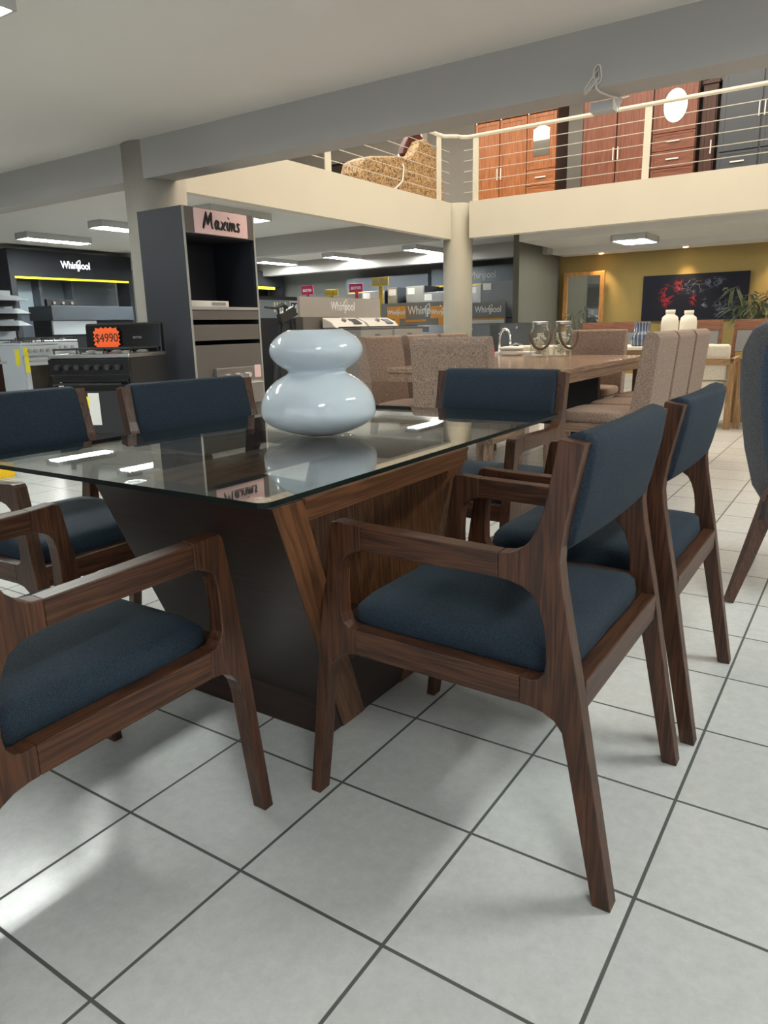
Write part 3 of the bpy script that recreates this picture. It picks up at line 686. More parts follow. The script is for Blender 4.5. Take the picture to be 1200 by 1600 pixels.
# ================================================================== CREAM SET FURTHER BACK
t3 = empty('dining_table', (-1.25, 8.55, 0), 'light oak dining table further back carrying two cream vases', 'table')
b = MB(); b.box(-1.1, .9, -.5, .5, .715, .75); b.build('tabletop', cream_w, t3, bevel=0.004)
for y in (-.42, .39):
    b = MB(); b.box(-1.0, .8, y, y+.03, .65, .715); b.build('apron', oakx, t3)
for x, y in ((-.95, -.42), (.75, -.42), (-.95, .42), (.75, .42)):
    b = MB(); b.box(x-.035, x+.035, y-.035, y+.035, 0, .715); b.build('leg', oakz, t3, bevel=0.003)
def vase2(label, l, h):
    b = MB(); b.lathe([(.001, 0), (.080, 0), (.092, .02), (.094, h*.66), (.084, h*.80), (.05, h*.87), (.046, h*.89), (.052, h*.91), (.052, h), (.042, h), (.042, h*.9), (.001, h*.8)], 32)
    o = b.build('vase', vase_w, smooth=True, loc=l); tag(o, label, 'vase', 'cream bottle vases'); return o
vase2('cream matt bottle vase, left and slightly larger of the two behind the taupe chairs', (-.74, 8.45, .75), .40)
vase2('cream matt bottle vase, right and slightly smaller of the two behind the taupe chairs', (-.585, 8.68, .75), .39)
sm_ = stripe_mat()
b = MB(); b.lathe([(.001, 0), (.10, 0), (.115, .02), (.12, .10), (.11, .145), (.085, .165), (.085, .25), (.095, .27), (.088, .27), (.075, .25), (.075, .17), (.1, .14), (.001, .02)], 40)
tag(b.build('vase', sm_, smooth=True, loc=(-1.02, 8.35, .75)), 'blue and white striped glass vase on the light oak table', 'vase')

def rail_chair(label, loc_, rotz, fab=grey_f):
    t = empty('dining_chair', loc_, label, 'chair', 'grey chairs with brown top rails at the back', rotz)
    for sx in (-1, 1):
        b = MB(); b.prism([(-.22, 0), (-.18, 0), (-.19, .45), (-.27, 1.03), (-.31, 1.03), (-.23, .45)], 'x', sx*.22-.018, sx*.22+.018); b.build('leg', brownrail, t)
        b = MB(); b.prism([(.20, 0), (.225, 0), (.215, .43), (.175, .43)], 'x', sx*.215-.018, sx*.215+.018); b.build('leg', brownrail, t)
    b = MB(); b.prism([(-.265, .90), (-.245, .90), (-.275, 1.03), (-.30, 1.03)], 'x', -.202, .202); b.build('top_rail', brownrail, t)
    b = MB(); b.prism([(-.245, .62), (-.21, .62), (-.25, .90), (-.28, .90)], 'x', -.20, .20); b.build('backrest', fab, t, bevel=0.008)
    b = cushion(-.23, .23, -.20, .22, .41, .47, .01, .02); b.build('seat', fab, t, smooth=True)
    return t
R0 = rail_chair('grey chair with brown top rail behind the blue striped vase', (-1.53, 9.55, 0), PI)
rep(R0, (-.64, 9.6, 0), 'grey chair with brown top rail just right of the cream vases', PI)
rep(R0, (-.12, 9.8, 0), 'grey chair with brown top rail, rightmost one beside the tall blue chair', PI*0.93)
rep(R0, (-2.1, 9.9, 0), 'grey chair with brown top rail in front of the framed mirror', PI)

def oak_arm(label, loc_, rotz):
    t = empty('oak_armchair', loc_, label, 'chair', 'cream cushioned oak armchairs', rotz)
    for sx in (-1, 1):
        x = sx*.30
        b = MB(); b.box(x-.02, x+.02, -.32, .30, .62, .67); b.build('armrest', oakx, t, bevel=0.004)
        for y in (-.29, .27):
            b = MB(); b.box(x-.03, x+.03, y-.03, y+.03, 0, .62); b.build('leg', oakz, t, bevel=0.004)
    b = MB(); b.box(-.33, .33, -.32, -.28, .61, .67); b.build('rear_rail', oakx, t, bevel=0.004)
    b = MB(); b.box(-.28, .28, -.28, .28, .30, .345); b.build('seat_frame', oakx, t)
    b = cushion(-.275, .275, -.26, .28, .345, .46, .015, .04); b.build('seat', cream_f, t, smooth=True)
    b = MB(); b.prism([(-.26, .46), (-.13, .46), (-.19, .80), (-.30, .80)], 'x', -.27, .27); b.build('backrest', cream_f, t, bevel=0.03, seg=4)
    return t
O0 = oak_arm('cream cushioned oak armchair, left of the two at the end of the aisle', (-.17, 7.4, 0), .05)
rep(O0, (.50, 7.52, 0), 'cream cushioned oak armchair, right one partly behind the tall blue chair', .05)
rep(O0, (-1.85, 7.6, 0), 'cream cushioned oak armchair behind the far taupe chair', .0)

# tall blue chair at right
bt_ = empty('upholstered_chair', (1.15, 2.68, 0), 'tall denim blue channel-back chair with charcoal edge at the right edge of the photo', 'chair', None, 0.10)
def back_sec(z):     # half width and centre y of the back at height z
    pts = [(.33, .20, -.17), (.40, .245, -.18), (.55, .285, -.20), (.80, .325, -.245), (.93, .318, -.275), (.99, .29, -.29), (1.02, .25, -.297), (1.033, .19, -.30)]
    for i in range(len(pts)-1):
        if z <= pts[i+1][0]:
            f = (z-pts[i][0])/(pts[i+1][0]-pts[i][0]); return pts[i][1]+f*(pts[i+1][1]-pts[i][1]), pts[i][2]+f*(pts[i+1][2]-pts[i][2])
    return pts[-1][1], pts[-1][2]
zs = [.33, .36, .40, .47, .55, .65, .75, .85, .92, .96, .99, 1.01, 1.025, 1.033]
def back_shell(inset, th0, th1, chan, name, mat):
    vs, fs = [], []; nx = 48
    for z in zs:
        zz = .33+inset+(z-.33)*(1.033-.33-2*inset)/(1.033-.33)
        hw, cy = back_sec(zz); hw -= inset
        for side in (0, 1):
            for k in range(nx+1):
                u = -1+2*k/nx if side == 0 else 1-2*k/nx
                hf = back_sec(zz)[0]; wrap = 0.10*(hw*u/hf)**2
                edge = (1-u**6)
                ch = chan*abs(math.sin(u*PI*4)) if side == 0 else 0
                y = cy+wrap+(-th0*edge-ch*edge if side == 0 else th1*edge)
                vs.append((hw*u, y, zz))
    k2 = 2*(nx+1)
    for j in range(len(zs)-1):
        for k in range(k2): fs.append((j*k2+k, j*k2+(k+1) % k2, (j+1)*k2+(k+1) % k2, (j+1)*k2+k))
    fs.append(list(range(k2))[::-1]); fs.append([(len(zs)-1)*k2+k for k in range(k2)])
    b = MB(); b.add(vs, fs); return b.build(name, mat, bt_, smooth=True)
back_shell(0, .028, .05, 0, 'back_shell', rim_f)
back_shell(.045, .04, .0, .010, 'back_panel', tuft_f)
b = cushion(-.24, .24, -.16, .30, .38, .49, .015, .04); b.build('seat', tuft_f, bt_, smooth=True)
for sx in (-1, 1):
    x = sx*.17
    b = MB(); b.tube([(x, -.13, .40), (x*1.15, -.19, .30), (x*1.4, -.27, .15), (x*1.66, -.335, .0)], [.036, .034, .028, .020], 4); b.build('leg', wz, bt_)
    b = MB(); b.tube([(x, .22, .40), (x*1.3, .27, 0)], [.025, .015], 4); b.build('leg', wz, bt_)
b = MB(); b.box(-.205, -.19, -.225, -.222, .30, .37); b.build('care_tag', black_mt, bt_)

# ================================================================== TALL CABINET AND STOVE AREA (left)
cab = empty('oven_display_cabinet', (-3.70, 4.14, 0), 'tall charcoal oven cabinet with pink sign and black open niche', 'cabinet')
X0, X1, Y0, Y1 = -.27, .27, -.41, .41
b = MB(); b.box(X0, X1-.004, Y0, Y0+.02, 0, 2.0).box(X0, X1-.004, Y1-.02, Y1, 0, 2.0).box(X0, X1-.02, Y0+.02, Y1-.02, 1.98, 2.0); b.build('carcass', charcoal, cab)
b = MB(); b.box(X0, X0+.02, Y0+.02, Y1-.02, 0, 1.98).box(X0+.02, X1-.03, Y0+.02, Y1-.02, 1.79, 1.80).box(X0+.02, X1-.03, Y0+.02, Y0+.025, 1.23, 1.79).box(X0+.02, X1-.03, Y1-.025, Y1-.02, 1.23, 1.79).box(X0+.02, X0+.03, Y0+.02, Y1-.02, .9, 1.79); b.build('inner_lining', inside_m, cab)
b = MB(); b.box(X1-.004, X1, Y0, Y0+.02, 0, 2.0).box(X1-.004, X1, Y1-.02, Y1, 0, 2.0); b.build('edge_banding', lightedge, cab)
b = MB(); b.box(X1-.02, X1-.003, Y0+.02, Y1-.02, 1.80, 2.0); b.build('fascia', greige, cab)
b = MB(); b.box(X1-.003, X1+.006, -.29, .31, 1.805, 1.995); b.build('sign_board', pink_b, cab)
strokes = [ # brush letters drawn as tapered strokes, unit = cap height
 [(0.0, -.02), (.10, .35), (.22, .95)], [(.22, .95), (.30, .55), (.36, .22)], [(.36, .22), (.50, .60), (.66, .95)], [(.66, .95), (.66, .5), (.74, .02), (.82, .08)],
 [(1.28, .50), (1.10, .52), (.98, .25), (1.04, .02), (1.18, .10), (1.30, .48)], [(1.30, .50), (1.24, .18), (1.32, .02), (1.42, .12)],
 [(1.50, .50), (1.62, .42), (1.76, .06), (1.90, .02)], [(1.92, .52), (1.74, .30), (1.50, .0)],
 [(2.08, .50), (2.02, .20), (2.08, .02), (2.18, .10)], [(2.12, .72), (2.14, .78)],
 [(2.28, .50), (2.26, .25), (2.20, .0)], [(2.26, .30), (2.40, .50), (2.48, .40), (2.42, .0)], [(2.46, .30), (2.60, .50), (2.68, .40), (2.62, .10), (2.70, .02), (2.80, .10)],
 [(3.14, .48), (2.98, .50), (2.92, .36), (3.10, .20), (3.04, .02), (2.84, .04)]]
u_ = .132; b = MB()
for st in strokes:
    fine = []
    for i in range(len(st)-1):
        for q in range(4):
            f = q/4; fine.append((st[i][0]*(1-f)+st[i+1][0]*f, st[i][1]*(1-f)+st[i+1][1]*f))
    fine.append(st[-1]); sm2 = [fine[0]]+[((fine[i-1][0]+fine[i][0]*2+fine[i+1][0])/4, (fine[i-1][1]+fine[i][1]*2+fine[i+1][1])/4) for i in range(1, len(fine)-1)]+[fine[-1]]
    n_ = len(sm2)
    wv = [u_*(.064+.040*math.sin(PI*(i+.5)/n_)) for i in range(n_)]
    for side in (1,):
        vs = []; fs = []
        for i, (px_, pz_) in enumerate(sm2):
            vs += [(X1+.0065, -.205+(px_+pz_*.12)*u_-wv[i]*.75, 1.848+pz_*u_+wv[i]*.75), (X1+.0065, -.205+px_*u_+pz_*u_*.12+wv[i]*.75, 1.848+pz_*u_-wv[i]*.75),
                   (X1+.0085, -.205+(px_+pz_*.12)*u_-wv[i]*.75, 1.848+pz_*u_+wv[i]*.75), (X1+.0085, -.205+px_*u_+pz_*u_*.12+wv[i]*.75, 1.848+pz_*u_-wv[i]*.75)]
        for i in range(n_-1):
            a, c = i*4, i*4+4
            fs += [(a, a+1, c+1, c), (a+2, c+2, c+3, a+3), (a, c, c+2, a+2), (a+1, a+3, c+3, c+1)]
        fs += [(0, 2, 3, 1), ((n_-1)*4, (n_-1)*4+1, (n_-1)*4+3, (n_-1)*4+2)]
        b.add(vs, fs)
    b.tube([(X1+.0065+0*i, -.205+(p_[0]+p_[1]*.12)*u_, 1.848+p_[1]*u_) for i, p_ in enumerate(sm2)], [w_*.62 for w_ in wv], 6)
b.build('lettering', ink, cab)
b = MB(); b.box(X0+.02, X1, Y0+.02, Y1-.02, 1.205, 1.23); b.build('shelf', lightedge, cab)
for z0, z1, hd in ((1.125, 1.20, 0), (.955, 1.085, 0), (.0, .918, 1)):
    b = MB(); b.box(X1-.022, X1-.004, Y0+.022, Y1-.022, z0, z1); b.build('drawer_front' if not hd else 'lower_panel', greige, cab)
tr = empty('cooktop', (-3.62, 3.97, 1.2305), 'slim off-white cooktop tray lying in the black niche of the tall cabinet', 'appliance')
b = MB(); b.box(-.15, .14, -.20, .25, .0, .05); b.build('tray_body', offwhite, tr, bevel=0.004)
b = MB(); b.box(.141, .143, .05, .21, .012, .038); b.build('display_strip', silver_p, tr)
ov = empty('built_in_oven', (-3.42, 4.22, 0), 'stainless steel oven with round knobs at the foot of the tall cabinet', 'oven')
b = MB(); b.box(-.012, .03, -.29, .27, .40, .72); b.build('front_frame', steel, ov, bevel=0.003)
b = MB(); b.box(.031, .034, -.24, .10, .42, .56); b.build('window', black_gl, ov)
b = MB(); b.tube([(.06, -.24, .585), (.06, .24, .585)], .009, 8); b.build('handle', chrome, ov)
for y in (-.15, -.03, .09):
    b = MB(); b.tube([(.03, y, .65), (.055, y, .65)], .02, 14); b.build('knob', chrome, ov)
b = MB(); b.box(.0301, .0312, .17, .25, .62, .73); b.build('price_sticker', pink_b, ov)

def stove(name_label, loc_, rotz, w_, d_, body, top, panel, black=True, h=.885):
    t = empty('gas_stove', loc_, name_label, 'stove', None, rotz)
    # front faces -Y locally, origin at front right bottom corner
    b = MB(); b.box(-w_, 0, 0, d_, .05, h-.03); b.build('body', body, t, bevel=0.004)
    b = MB(); b.box(-w_-.006, .006, -.02, d_, h-.03, h); b.build('cooktop', top, t, bevel=0.008)
    b = MB(); b.box(-w_, 0, -.03, 0, h-.155, h-.035); b.build('control_panel', panel, t, bevel=0.004)
    for k in range(7 if black else 5):
        x = -w_+w_*(k+1)/(8 if black else 6)
        b = MB(); b.tube([(x, -.03, h-.095), (x, -.058, h-.095)], .021, 14); kn = b.build('knob', black_mt if black else silver_p, t)
    b = MB(); b.box(-w_+.02, -.02, -.028, 0, .22, h-.18); dr = b.build('oven_door', panel, t, bevel=0.004)
    b = MB(); b.box(-w_+.07, -.07, -.032, -.028, .30, h-.27); b.build('window', black_mt if black else black_gl, dr)
    b = MB(); b.tube([(-w_+.05, -.065, h-.215), (-.05, -.065, h-.215)], .011, 8); b.build('handle', black_gl if black else steel, dr)
    b = MB(); b.box(-w_, 0, -.02, 0, .05, .20); b.build('drawer', panel, t)
    for fx_ in (-w_+.05, -.05):
        for fy_ in (.05, d_-.05):
            b = MB(); b.lathe([(.02, 0), (.02, .05)], 10, (fx_, fy_, 0)); b.build('foot', black_mt, t)
    for i in range(3):
        for j in range(2):
            cx, cy = -w_+w_*(i+.5)/3, d_*(.28+.42*j)
            b = MB(); b.lathe([(.04, h), (.045, h+.012), (.02, h+.02)], 16, (cx, cy, 0)); b.build('burner', silver_p, t)
    for i in range(3):
        b = MB(); xa, xb = -w_+w_*i/3+.015, -w_+w_*(i+1)/3-.015; z = h+.035
        b.tube([(xa, .04, z), (xb, .04, z), (xb, d_-.1, z), (xa, d_-.1, z)], .006, 6, closed=True)
        for k in range(1, 5): y = .04+(d_-.14)*k/5; b.tube([(xa, y, z), (xb, y, z)], .005, 6)
        for xx in (xa, xb):
            for yy in (.04, d_-.1): b.tube([(xx, yy, h), (xx, yy, z)], .006, 6)
        b.build('grate', black_mt, t)
    return t
ST = stove('black gas stove with orange price card in front of the tall cabinet', (-3.33, 3.02, 0), math.radians(23), .66, .56, black_mt, steel, black_gl)
b = MB(); b.prism([(.50, .885), (.56, .885), (.56, 1.10), (.535, 1.115), (.515, 1.10)], 'x', -.66, 0); b.build('backguard', black_gl, ST, bevel=0.006)
text('acros', .035, (-.2, .498, 1.0), FY, silver_p, 'lettering', ST, .001)
b = MB(); pts = []
for k in range(36):
    a = 2*PI*k/36; r = 1 if k % 2 else .86; c_, s_ = math.cos(a), math.sin(a); q = (abs(c_)**6+abs(s_)**6)**(-1/6)
    pts.append((-.46+.118*r*q*c_, .995+.088*r*q*s_))
b.prism(pts, 'y', .480, .483); pc = b.build('price_card', orange_p, ST)
text('$4990', .095, (-.46, .4785, .995), FY, ink, 'lettering', pc, .0006, 0, .85)
b = MB(); b.hexa([(-.47, -.036, .44), (-.37, -.036, .42), (-.37, -.034, .42), (-.47, -.034, .44)], [(-.44, -.036, .59), (-.35, -.036, .57), (-.35, -.034, .57), (-.44, -.034, .59)]); b.build('energy_label', yellow, ST)
b = MB(); b.box(-.36, -.27, -.034, -.0325, .36, .60); b.build('paper_label', offwhite, ST)
b = MB(); b.tube([(-.57, -.033, .66), (-.57, -.036, .66)], .022, 16); b.build('round_sticker', offwhite, ST)
for d_ in children(ST): pass

# white stove beyond, tags
WS = stove('white gas stove with yellow labels, left of the black stove', (-7.3, 4.98, 0), math.radians(90), .48, .6, white_e, white_e, white_e, False, .95)
WS.location = (-7.3, 5.0, 0)
for k in range(3):
    b = MB(); b.box(-.47, -.415, -.0335, -.0325, .60+k*.1, .695+k*.1); b.build('yellow_label', yellow, WS)
b = MB(); b.box(-.4825, -.4805, .05, .14, .68, .88); b.build('yellow_label', yellow, WS)
WS2 = stove('white gas stove with steel cooktop behind the black stove', (-8.0, 5.75, 0), math.radians(90), .6, .6, white_e, steel, white_e, False, .97)

t = empty('range_hood', (-9.3, 6.8, 0), 'long black cooker hood block with white panel below, under the lit lettering', 'hood')
b = MB(); b.box(-.3, .3, -.72, .74, 1.25, 1.46); b.build('hood_body', charcoal2, t, bevel=0.004)
b = MB(); b.box(-.25, .22, -.7, .72, .0, 1.25); b.build('support_body', charcoal, t)
b = MB(); b.box(.22, .26, -.7, .05, 1.04, 1.245); b.build('white_panel', white_e, t)
t = empty('three_knob_hob', (-9.25, 6.42, 1.46), 'small black hob with three silver knobs on top of the black hood block', 'appliance')
b = MB(); b.box(-.03, .03, -.26, .26, 0, .10); b.build('control_face', black_mt, t)
for k in (-.15, 0, .15):
    b = MB(); b.tube([(.03, k, .05), (.055, k, .05)], .022, 14); b.build('knob', silver_p, t)
t = empty('hood_rack', (-8.7, 5.22, 0), 'rack of three white cooker hoods at the far left edge', 'rack')
b = MB(); b.box(-.25, -.2, -.2, .2, 0, 1.65); b.build('upright', white_e, t)
for z in (1.5, 1.33, 1.17):
    b = MB(); b.hexa([(-.2, -.25, z), (.25, -.25, z), (.25, .2, z), (-.2, .2, z)], [(-.2, -.25, z+.06), (.1, -.25, z+.07), (.1, .12, z+.07), (-.2, .12, z+.06)]); b.build('hood', white_e, t, bevel=0.003)
    b = MB(); b.box(-.18, .08, -.2, .1, z-.07, z); b.build('shelf_box', black_mt, t)
t = empty('drawer_stand', (-5.2, 2.75, 0), 'dark brown stand with a tan top box, cut off by the left photo edge', 'cabinet')
b = MB(); b.box(-.3, .22, -.3, .22, 0, .80); b.build('stand_body', darkwood, t)
b = MB(); b.box(-.3, .24, -.3, .2, .86, 1.05); b.build('tan_box', t2y, t)
b = MB(); b.box(-.3, .25, -.3, .25, .80, .82); b.build('pale_shelf', lightedge, t)
b = MB(); b.box(-.3, .24, -.3, .2, .82, .86); b.build('recess', black_mt, t)
b = MB(); b.box(-.35, .28, -.09, .09, 0, .10); tag(b.build('floor_block', yellow_box, loc=(-4.35, 2.35, 0), bevel=0.004), 'bright yellow plastic block lying on the floor under the table view', 'block')

# lit display wall
dw = empty('display_wall', (-12.2, 8.6, 0), 'dark display wall with glowing white lettering and a long yellow light strip', 'display')
b = MB(); b.box(-.2, .2, -1.33, 1.35, 2.10, 2.58).box(-.2, .2, -1.33, -1.22, 0, 2.10).box(-.2, .2, 1.25, 1.35, 0, 2.10); b.build('surround', charcoal, dw)
b = MB(); b.box(-.45, -.4, -1.33, 1.35, 0, 2.58); b.build('back_board', charcoal2, dw)
b = MB(); b.box(-.39, -.36, -1.22, -.60, 1.45, 2.06); b.build('pale_panel', pale_blue, dw)
b = MB(); b.box(-.39, -.1, -.60, -.55, .9, 2.08).box(-.39, -.1, .1, .12, .9, 2.08); b.build('divider', charcoal2, dw)
b = MB(); b.box(.18, .215, -1.24, 1.24, 2.065, 2.10); b.build('light_strip', yellow_led, dw)
wordmark(.19, (.205, .04, 2.345), FX, lit_t, dw)
d2 = empty('display_wall', (-12.2, 14.1, 0), 'distant dark display wall with yellow light strip, seen past the tall cabinet', 'display')
b = MB(); b.box(-.2, .2, -.7, .7, 2.13, 2.5).box(-.2, .2, .55, .7, 0, 2.13); b.build('surround', charcoal, d2)
b = MB(); b.box(-.45, -.4, -.7, .7, 0, 2.3); b.build('back_board', inside_m, d2)
b = MB(); b.box(.2, .23, -.6, .3, 2.06, 2.125); b.build('light_strip', yellow_led, d2)

# ------------------------------------------------------------------ middle: washers and panels
def washer(label, loc_, w_=.74, d_=.6, h=1.04, body=silver_p):
    t = empty('washing_machine', loc_, label, 'washing machine', 'top loading washing machines')
    b = MB(); b.box(-d_, 0, 0, w_, .03, h-.03); b.build('body', body, t, bevel=0.01)
    b = MB(); b.box(-d_, .006, 0, w_, h-.028, h); b.build('top', steel_d, t, bevel=0.006)
    b = MB(); b.box(-d_*.72, -.05, .06, w_-.06, h, h+.012); b.build('lid', black_gl, t, bevel=0.004)
    b = MB(); b.prism([(-d_-.02, h), (-d_*.66, h), (-d_*.78, h+.075), (-d_-.02, h+.135)], 'y', .0, w_)
    b.build('console', offwhite, t, bevel=0.012, seg=3)
    b = MB(); b.hexa([(-d_*.71, w_*.62, h+.047), (-d_*.71, w_*.85, h+.047), (-d_*.9, w_*.85, h+.108), (-d_*.9, w_*.62, h+.108)], [(-d_*.70, w_*.62, h+.055), (-d_*.70, w_*.85, h+.055), (-d_*.89, w_*.85, h+.116), (-d_*.89, w_*.62, h+.116)]); b.build('display', steel_d, t)
    b = MB(); c = (-d_*.82, w_*.40, h+.085); b.tube([c, (c[0]+.015, c[1], c[2]+.03)], .035, 18); b.build('dial', silver_p, t)
    b = MB(); b.box(.0005, .002, w_*.42, w_*.58, h-.11, h-.09); b.build('badge', steel_d, t)
    return t
washer('silver washing machine with white console, nearer of the two beside the grey panel', (-4.2, 7.22, 0))
washer('silver washing machine with white console, second behind the taupe chairs', (-4.2, 8.02, 0))
t = empty('partition_panel', (-5.13, 8.08, 0), 'light warm grey partition panel with white lettering behind the washing machines', 'panel')
b = MB(); b.box(-.02, .02, -.95, .95, 0, 1.45); b.build('board', panel_g, t)
wordmark(.17, (.022, .0, 1.33), FX, white_t, t)
b = MB(); b.box(-4.98, -4.86, 6.88, 7.66, 0, 1.185); tag(b.build('low_partition', greige), 'plain grey-brown low partition left of the washing machines', 'panel')
t = empty('sign_counter', (-6.3, 7.75, 0), 'dark counter with a pale blue band and a white letter M in a blue square', 'counter')
b = MB(); b.box(-.3, .28, -.75, .75, 0, 1.50); b.build('counter_body', inside_m, t)
b = MB(); b.box(.28, .29, -.7, .45, 1.20, 1.45); b.build('pale_band', pale_blue, t)
for k in range(5):
    b = MB(); b.box(.29, .296, -.12+k*.06, -.09+k*.06, 1.28, 1.42); b.build('white_bar', offwhite, t)
b = MB(); b.box(.29, .295, .23, .43, 1.22, 1.44); b.build('letter_frame', offwhite, t)
b = MB(); b.box(.295, .298, .25, .41, 1.24, 1.42); b.build('letter_square', plain('navy_square', (.02, .04, .12), .5), t)
text('M', .17, (.300, .33, 1.33), FX, white_t, 'lettering', t, .002, 0, 1, .004)
t = empty('folded_stand', (-4.9, 6.45, 0), 'black folded metal stand with clamp handle behind the white vase', 'stand')
b = MB(); b.tube([(0, -.25, .0), (0, -.02, .7), (.02, .12, 1.3)], .018, 8); b.build('pole', black_mt, t)
b = MB(); b.tube([(.05, .35, 0), (.03, .28, .7), (.0, .22, 1.28)], .016, 8); b.build('pole', black_mt, t)
b = MB(); b.box(-.03, .03, .02, .32, 1.15, 1.27, rot=Matrix.Rotation(.35, 3, 'X')); b.build('clamp_plate', black_mt, t)
b = MB(); b.tube([(.0, -.22, 1.30), (.02, -.05, 1.29), (.03, .06, 1.33), (.02, .16, 1.30)], [.012, .016, .028, .02], 8); b.tube([(.02, -.02, 1.30), (.02, .0, 1.22), (.02, .08, 1.20)], .014, 8); b.build('clamp_handle', black_mt, t)
b = MB(); b.box(-.12, .0, .0, .28, .0, 1.1); b.build('lower_board', charcoal, t)

# ------------------------------------------------------------------ far back appliances
def box_thing(name, label, cat, x0, x1, y0, y1, z0, z1, mat, group=None, bevel=.005):
    t = empty(name, ((x0+x1)/2, (y0+y1)/2, 0), label, cat, group)
    ox, oy = t.location.x, t.location.y
    b = MB(); b.box(x0-ox, x1-ox, y0-oy, y1-oy, z0, z1); b.build('body', mat, t, bevel=bevel); return t, x0-ox, x1-ox, y0-oy
def fridge(label, x0, x1, y0, z1, mat, d_=.65, handles=True):
    t, a, c, f = box_thing('refrigerator', label, 'refrigerator', x0, x1, y0, y0+d_, .03, z1, charcoal, 'refrigerators along the back wall')
    b = MB(); b.box(a+.003, c-.003, f-.05, f-.004, z1*.62, z1-.005); du = b.build('upper_door', mat, t, bevel=.006)
    b = MB(); b.box(a+.003, c-.003, f-.05, f-.004, .06, z1*.61); dl = b.build('lower_door', mat, t, bevel=.006)
    if handles:
        b = MB(); b.tube([(a+.05, f-.085, z1*.66), (a+.05, f-.085, z1*.85)], .01, 6); b.build('handle', steel, du)
        b = MB(); b.tube([(a+.05, f-.085, z1*.35), (a+.05, f-.085, z1*.58)], .01, 6); b.build('handle', steel, dl)
    b = MB(); b.box(a+.04, a+.22, f-.0525, f-.0502, z1-.17, z1-.04); b.build('sticker', offwhite, du)
    return t
warmst = plain('steel_painted_warm_reflection', (0.50, 0.46, 0.34), 0.3, 0.9)  # warm reflection put into the base colour of the steel
fridge('pale steel refrigerator under the upper amber sign at the back', -8.62, -8.02, 13.6, 1.84, silver_p)
fridge('narrow refrigerator with a painted-in warm yellowish reflection at the back', -7.92, -7.68, 13.6, 1.89, warmst)
fridge('grey refrigerator right of the warm narrow one', -7.5, -7.05, 13.7, 1.90, silver_p)
fridge('steel refrigerator left of the far round column', -6.98, -6.28, 13.55, 1.75, steel)
fridge('dark graphite refrigerator beside the olive partition', -5.62, -4.86, 13.6, 1.90, steel_d, handles=False)
fridge('slim pale refrigerator just right of the far column', -6.05, -5.72, 13.8, 1.86, steel)
for (x0, x1, z0, z1, lab, wm) in ((-9.7, -7.4, 1.88, 2.20, 'long dark header board on the back wall left of the far column', 0), (-7.31, -5.17, 1.92, 2.28, 'long dark header board on the back wall behind the far column', 1)):
    t = empty('header_board', ((x0+x1)/2, 14.9, z0), lab, 'sign')
    b = MB(); b.box((x0-x1)/2, (x1-x0)/2, -.45, .08, 0, z1-z0); b.build('board', charcoal2, t)
    b = MB(); b.box((x0-x1)/2+.05, (x1-x0)/2-.05, -.47, -.45, -.03, .0); b.build('yellow_edge', gold_s, t)
    if wm: wordmark(.21, (.18, -.455, .17), FY, grey_t, t)
def pole_sign(label, x, y, zc, w_, h_, mat, body, tm=white_t):
    t = empty('pole_sign', (x, y, 0), label, 'sign', 'small coloured signs over the appliances')
    b = MB(); b.box(-w_/2, w_/2, -.01, .01, zc-h_/2, zc+h_/2); b.build('board', mat, t, bevel=.008)
    b = MB(); b.box(-w_*.12, w_*.12, .011, .02, 0, zc-h_*.3); b.build('pole', mat, t)
    if body == 'Whirlpool': wordmark(w_*.28, (0, -.012, zc), FY, tm, t, .001)
    else: text(body, w_*.34, (0, -.012, zc), FY, tm, 'lettering', t, .001, 0, 1, .002)
    return t
pole_sign('crimson sign board, leftmost small one at the back', -9.75, 13, 1.91, .34, .20, pink_s, 'acros')
pole_sign('crimson sign board left of the pale steel refrigerator', -8.38, 13, 1.90, .36, .18, pink_s, 'acros')
pole_sign('golden sign board low between the two crimson signs', -9.06, 13, 1.82, .36, .14, gold_s, 'Whirlpool', gold_s)
pole_sign('golden sign board, highest one, above the refrigerators', -7.74, 13, 1.99, .42, .18, gold_s, 'Whirlpool', grey_t)
pole_sign('amber sign board with white lettering left on the dark grey panel', -7.15, 12.7, 1.33, .46, .24, orange_s, 'Whirlpool')
pole_sign('amber sign board partly hidden by the far column', -6.10, 12.7, 1.31, .46, .23, orange_s, 'Whirlpool')
t = empty('partition_panel', (-6.9, 13, 0), 'dark grey partition panel with white lettering left of the far column', 'panel')
b = MB(); b.box(-.82, .85, -.02, .02, 0, 1.53); b.build('board', panel_m, t)
wordmark(.24, (.26, -.022, 1.36), FY, white_t, t)
b = MB(); b.box(-.2, .3, -.022, -.02, 1.14, 1.18); b.build('amber_stripe', orange_s, t)
t = empty('partition_panel', (-5.19, 13, 0), 'mid grey partition panel with amber and white stripes right of the far column', 'panel')
b = MB(); b.box(-.45, .37, -.02, .02, 0, 1.47); b.build('board', panel_m, t)
wordmark(.17, (.0, -.022, 1.33), FY, white_t, t)
b = MB(); b.box(-.45, .35, -.022, -.02, 1.135, 1.165); b.build('amber_stripe', orange_s, t)
b = MB(); b.box(-.45, .35, -.022, -.02, 1.07, 1.133); b.build('white_stripe', offwhite, t)
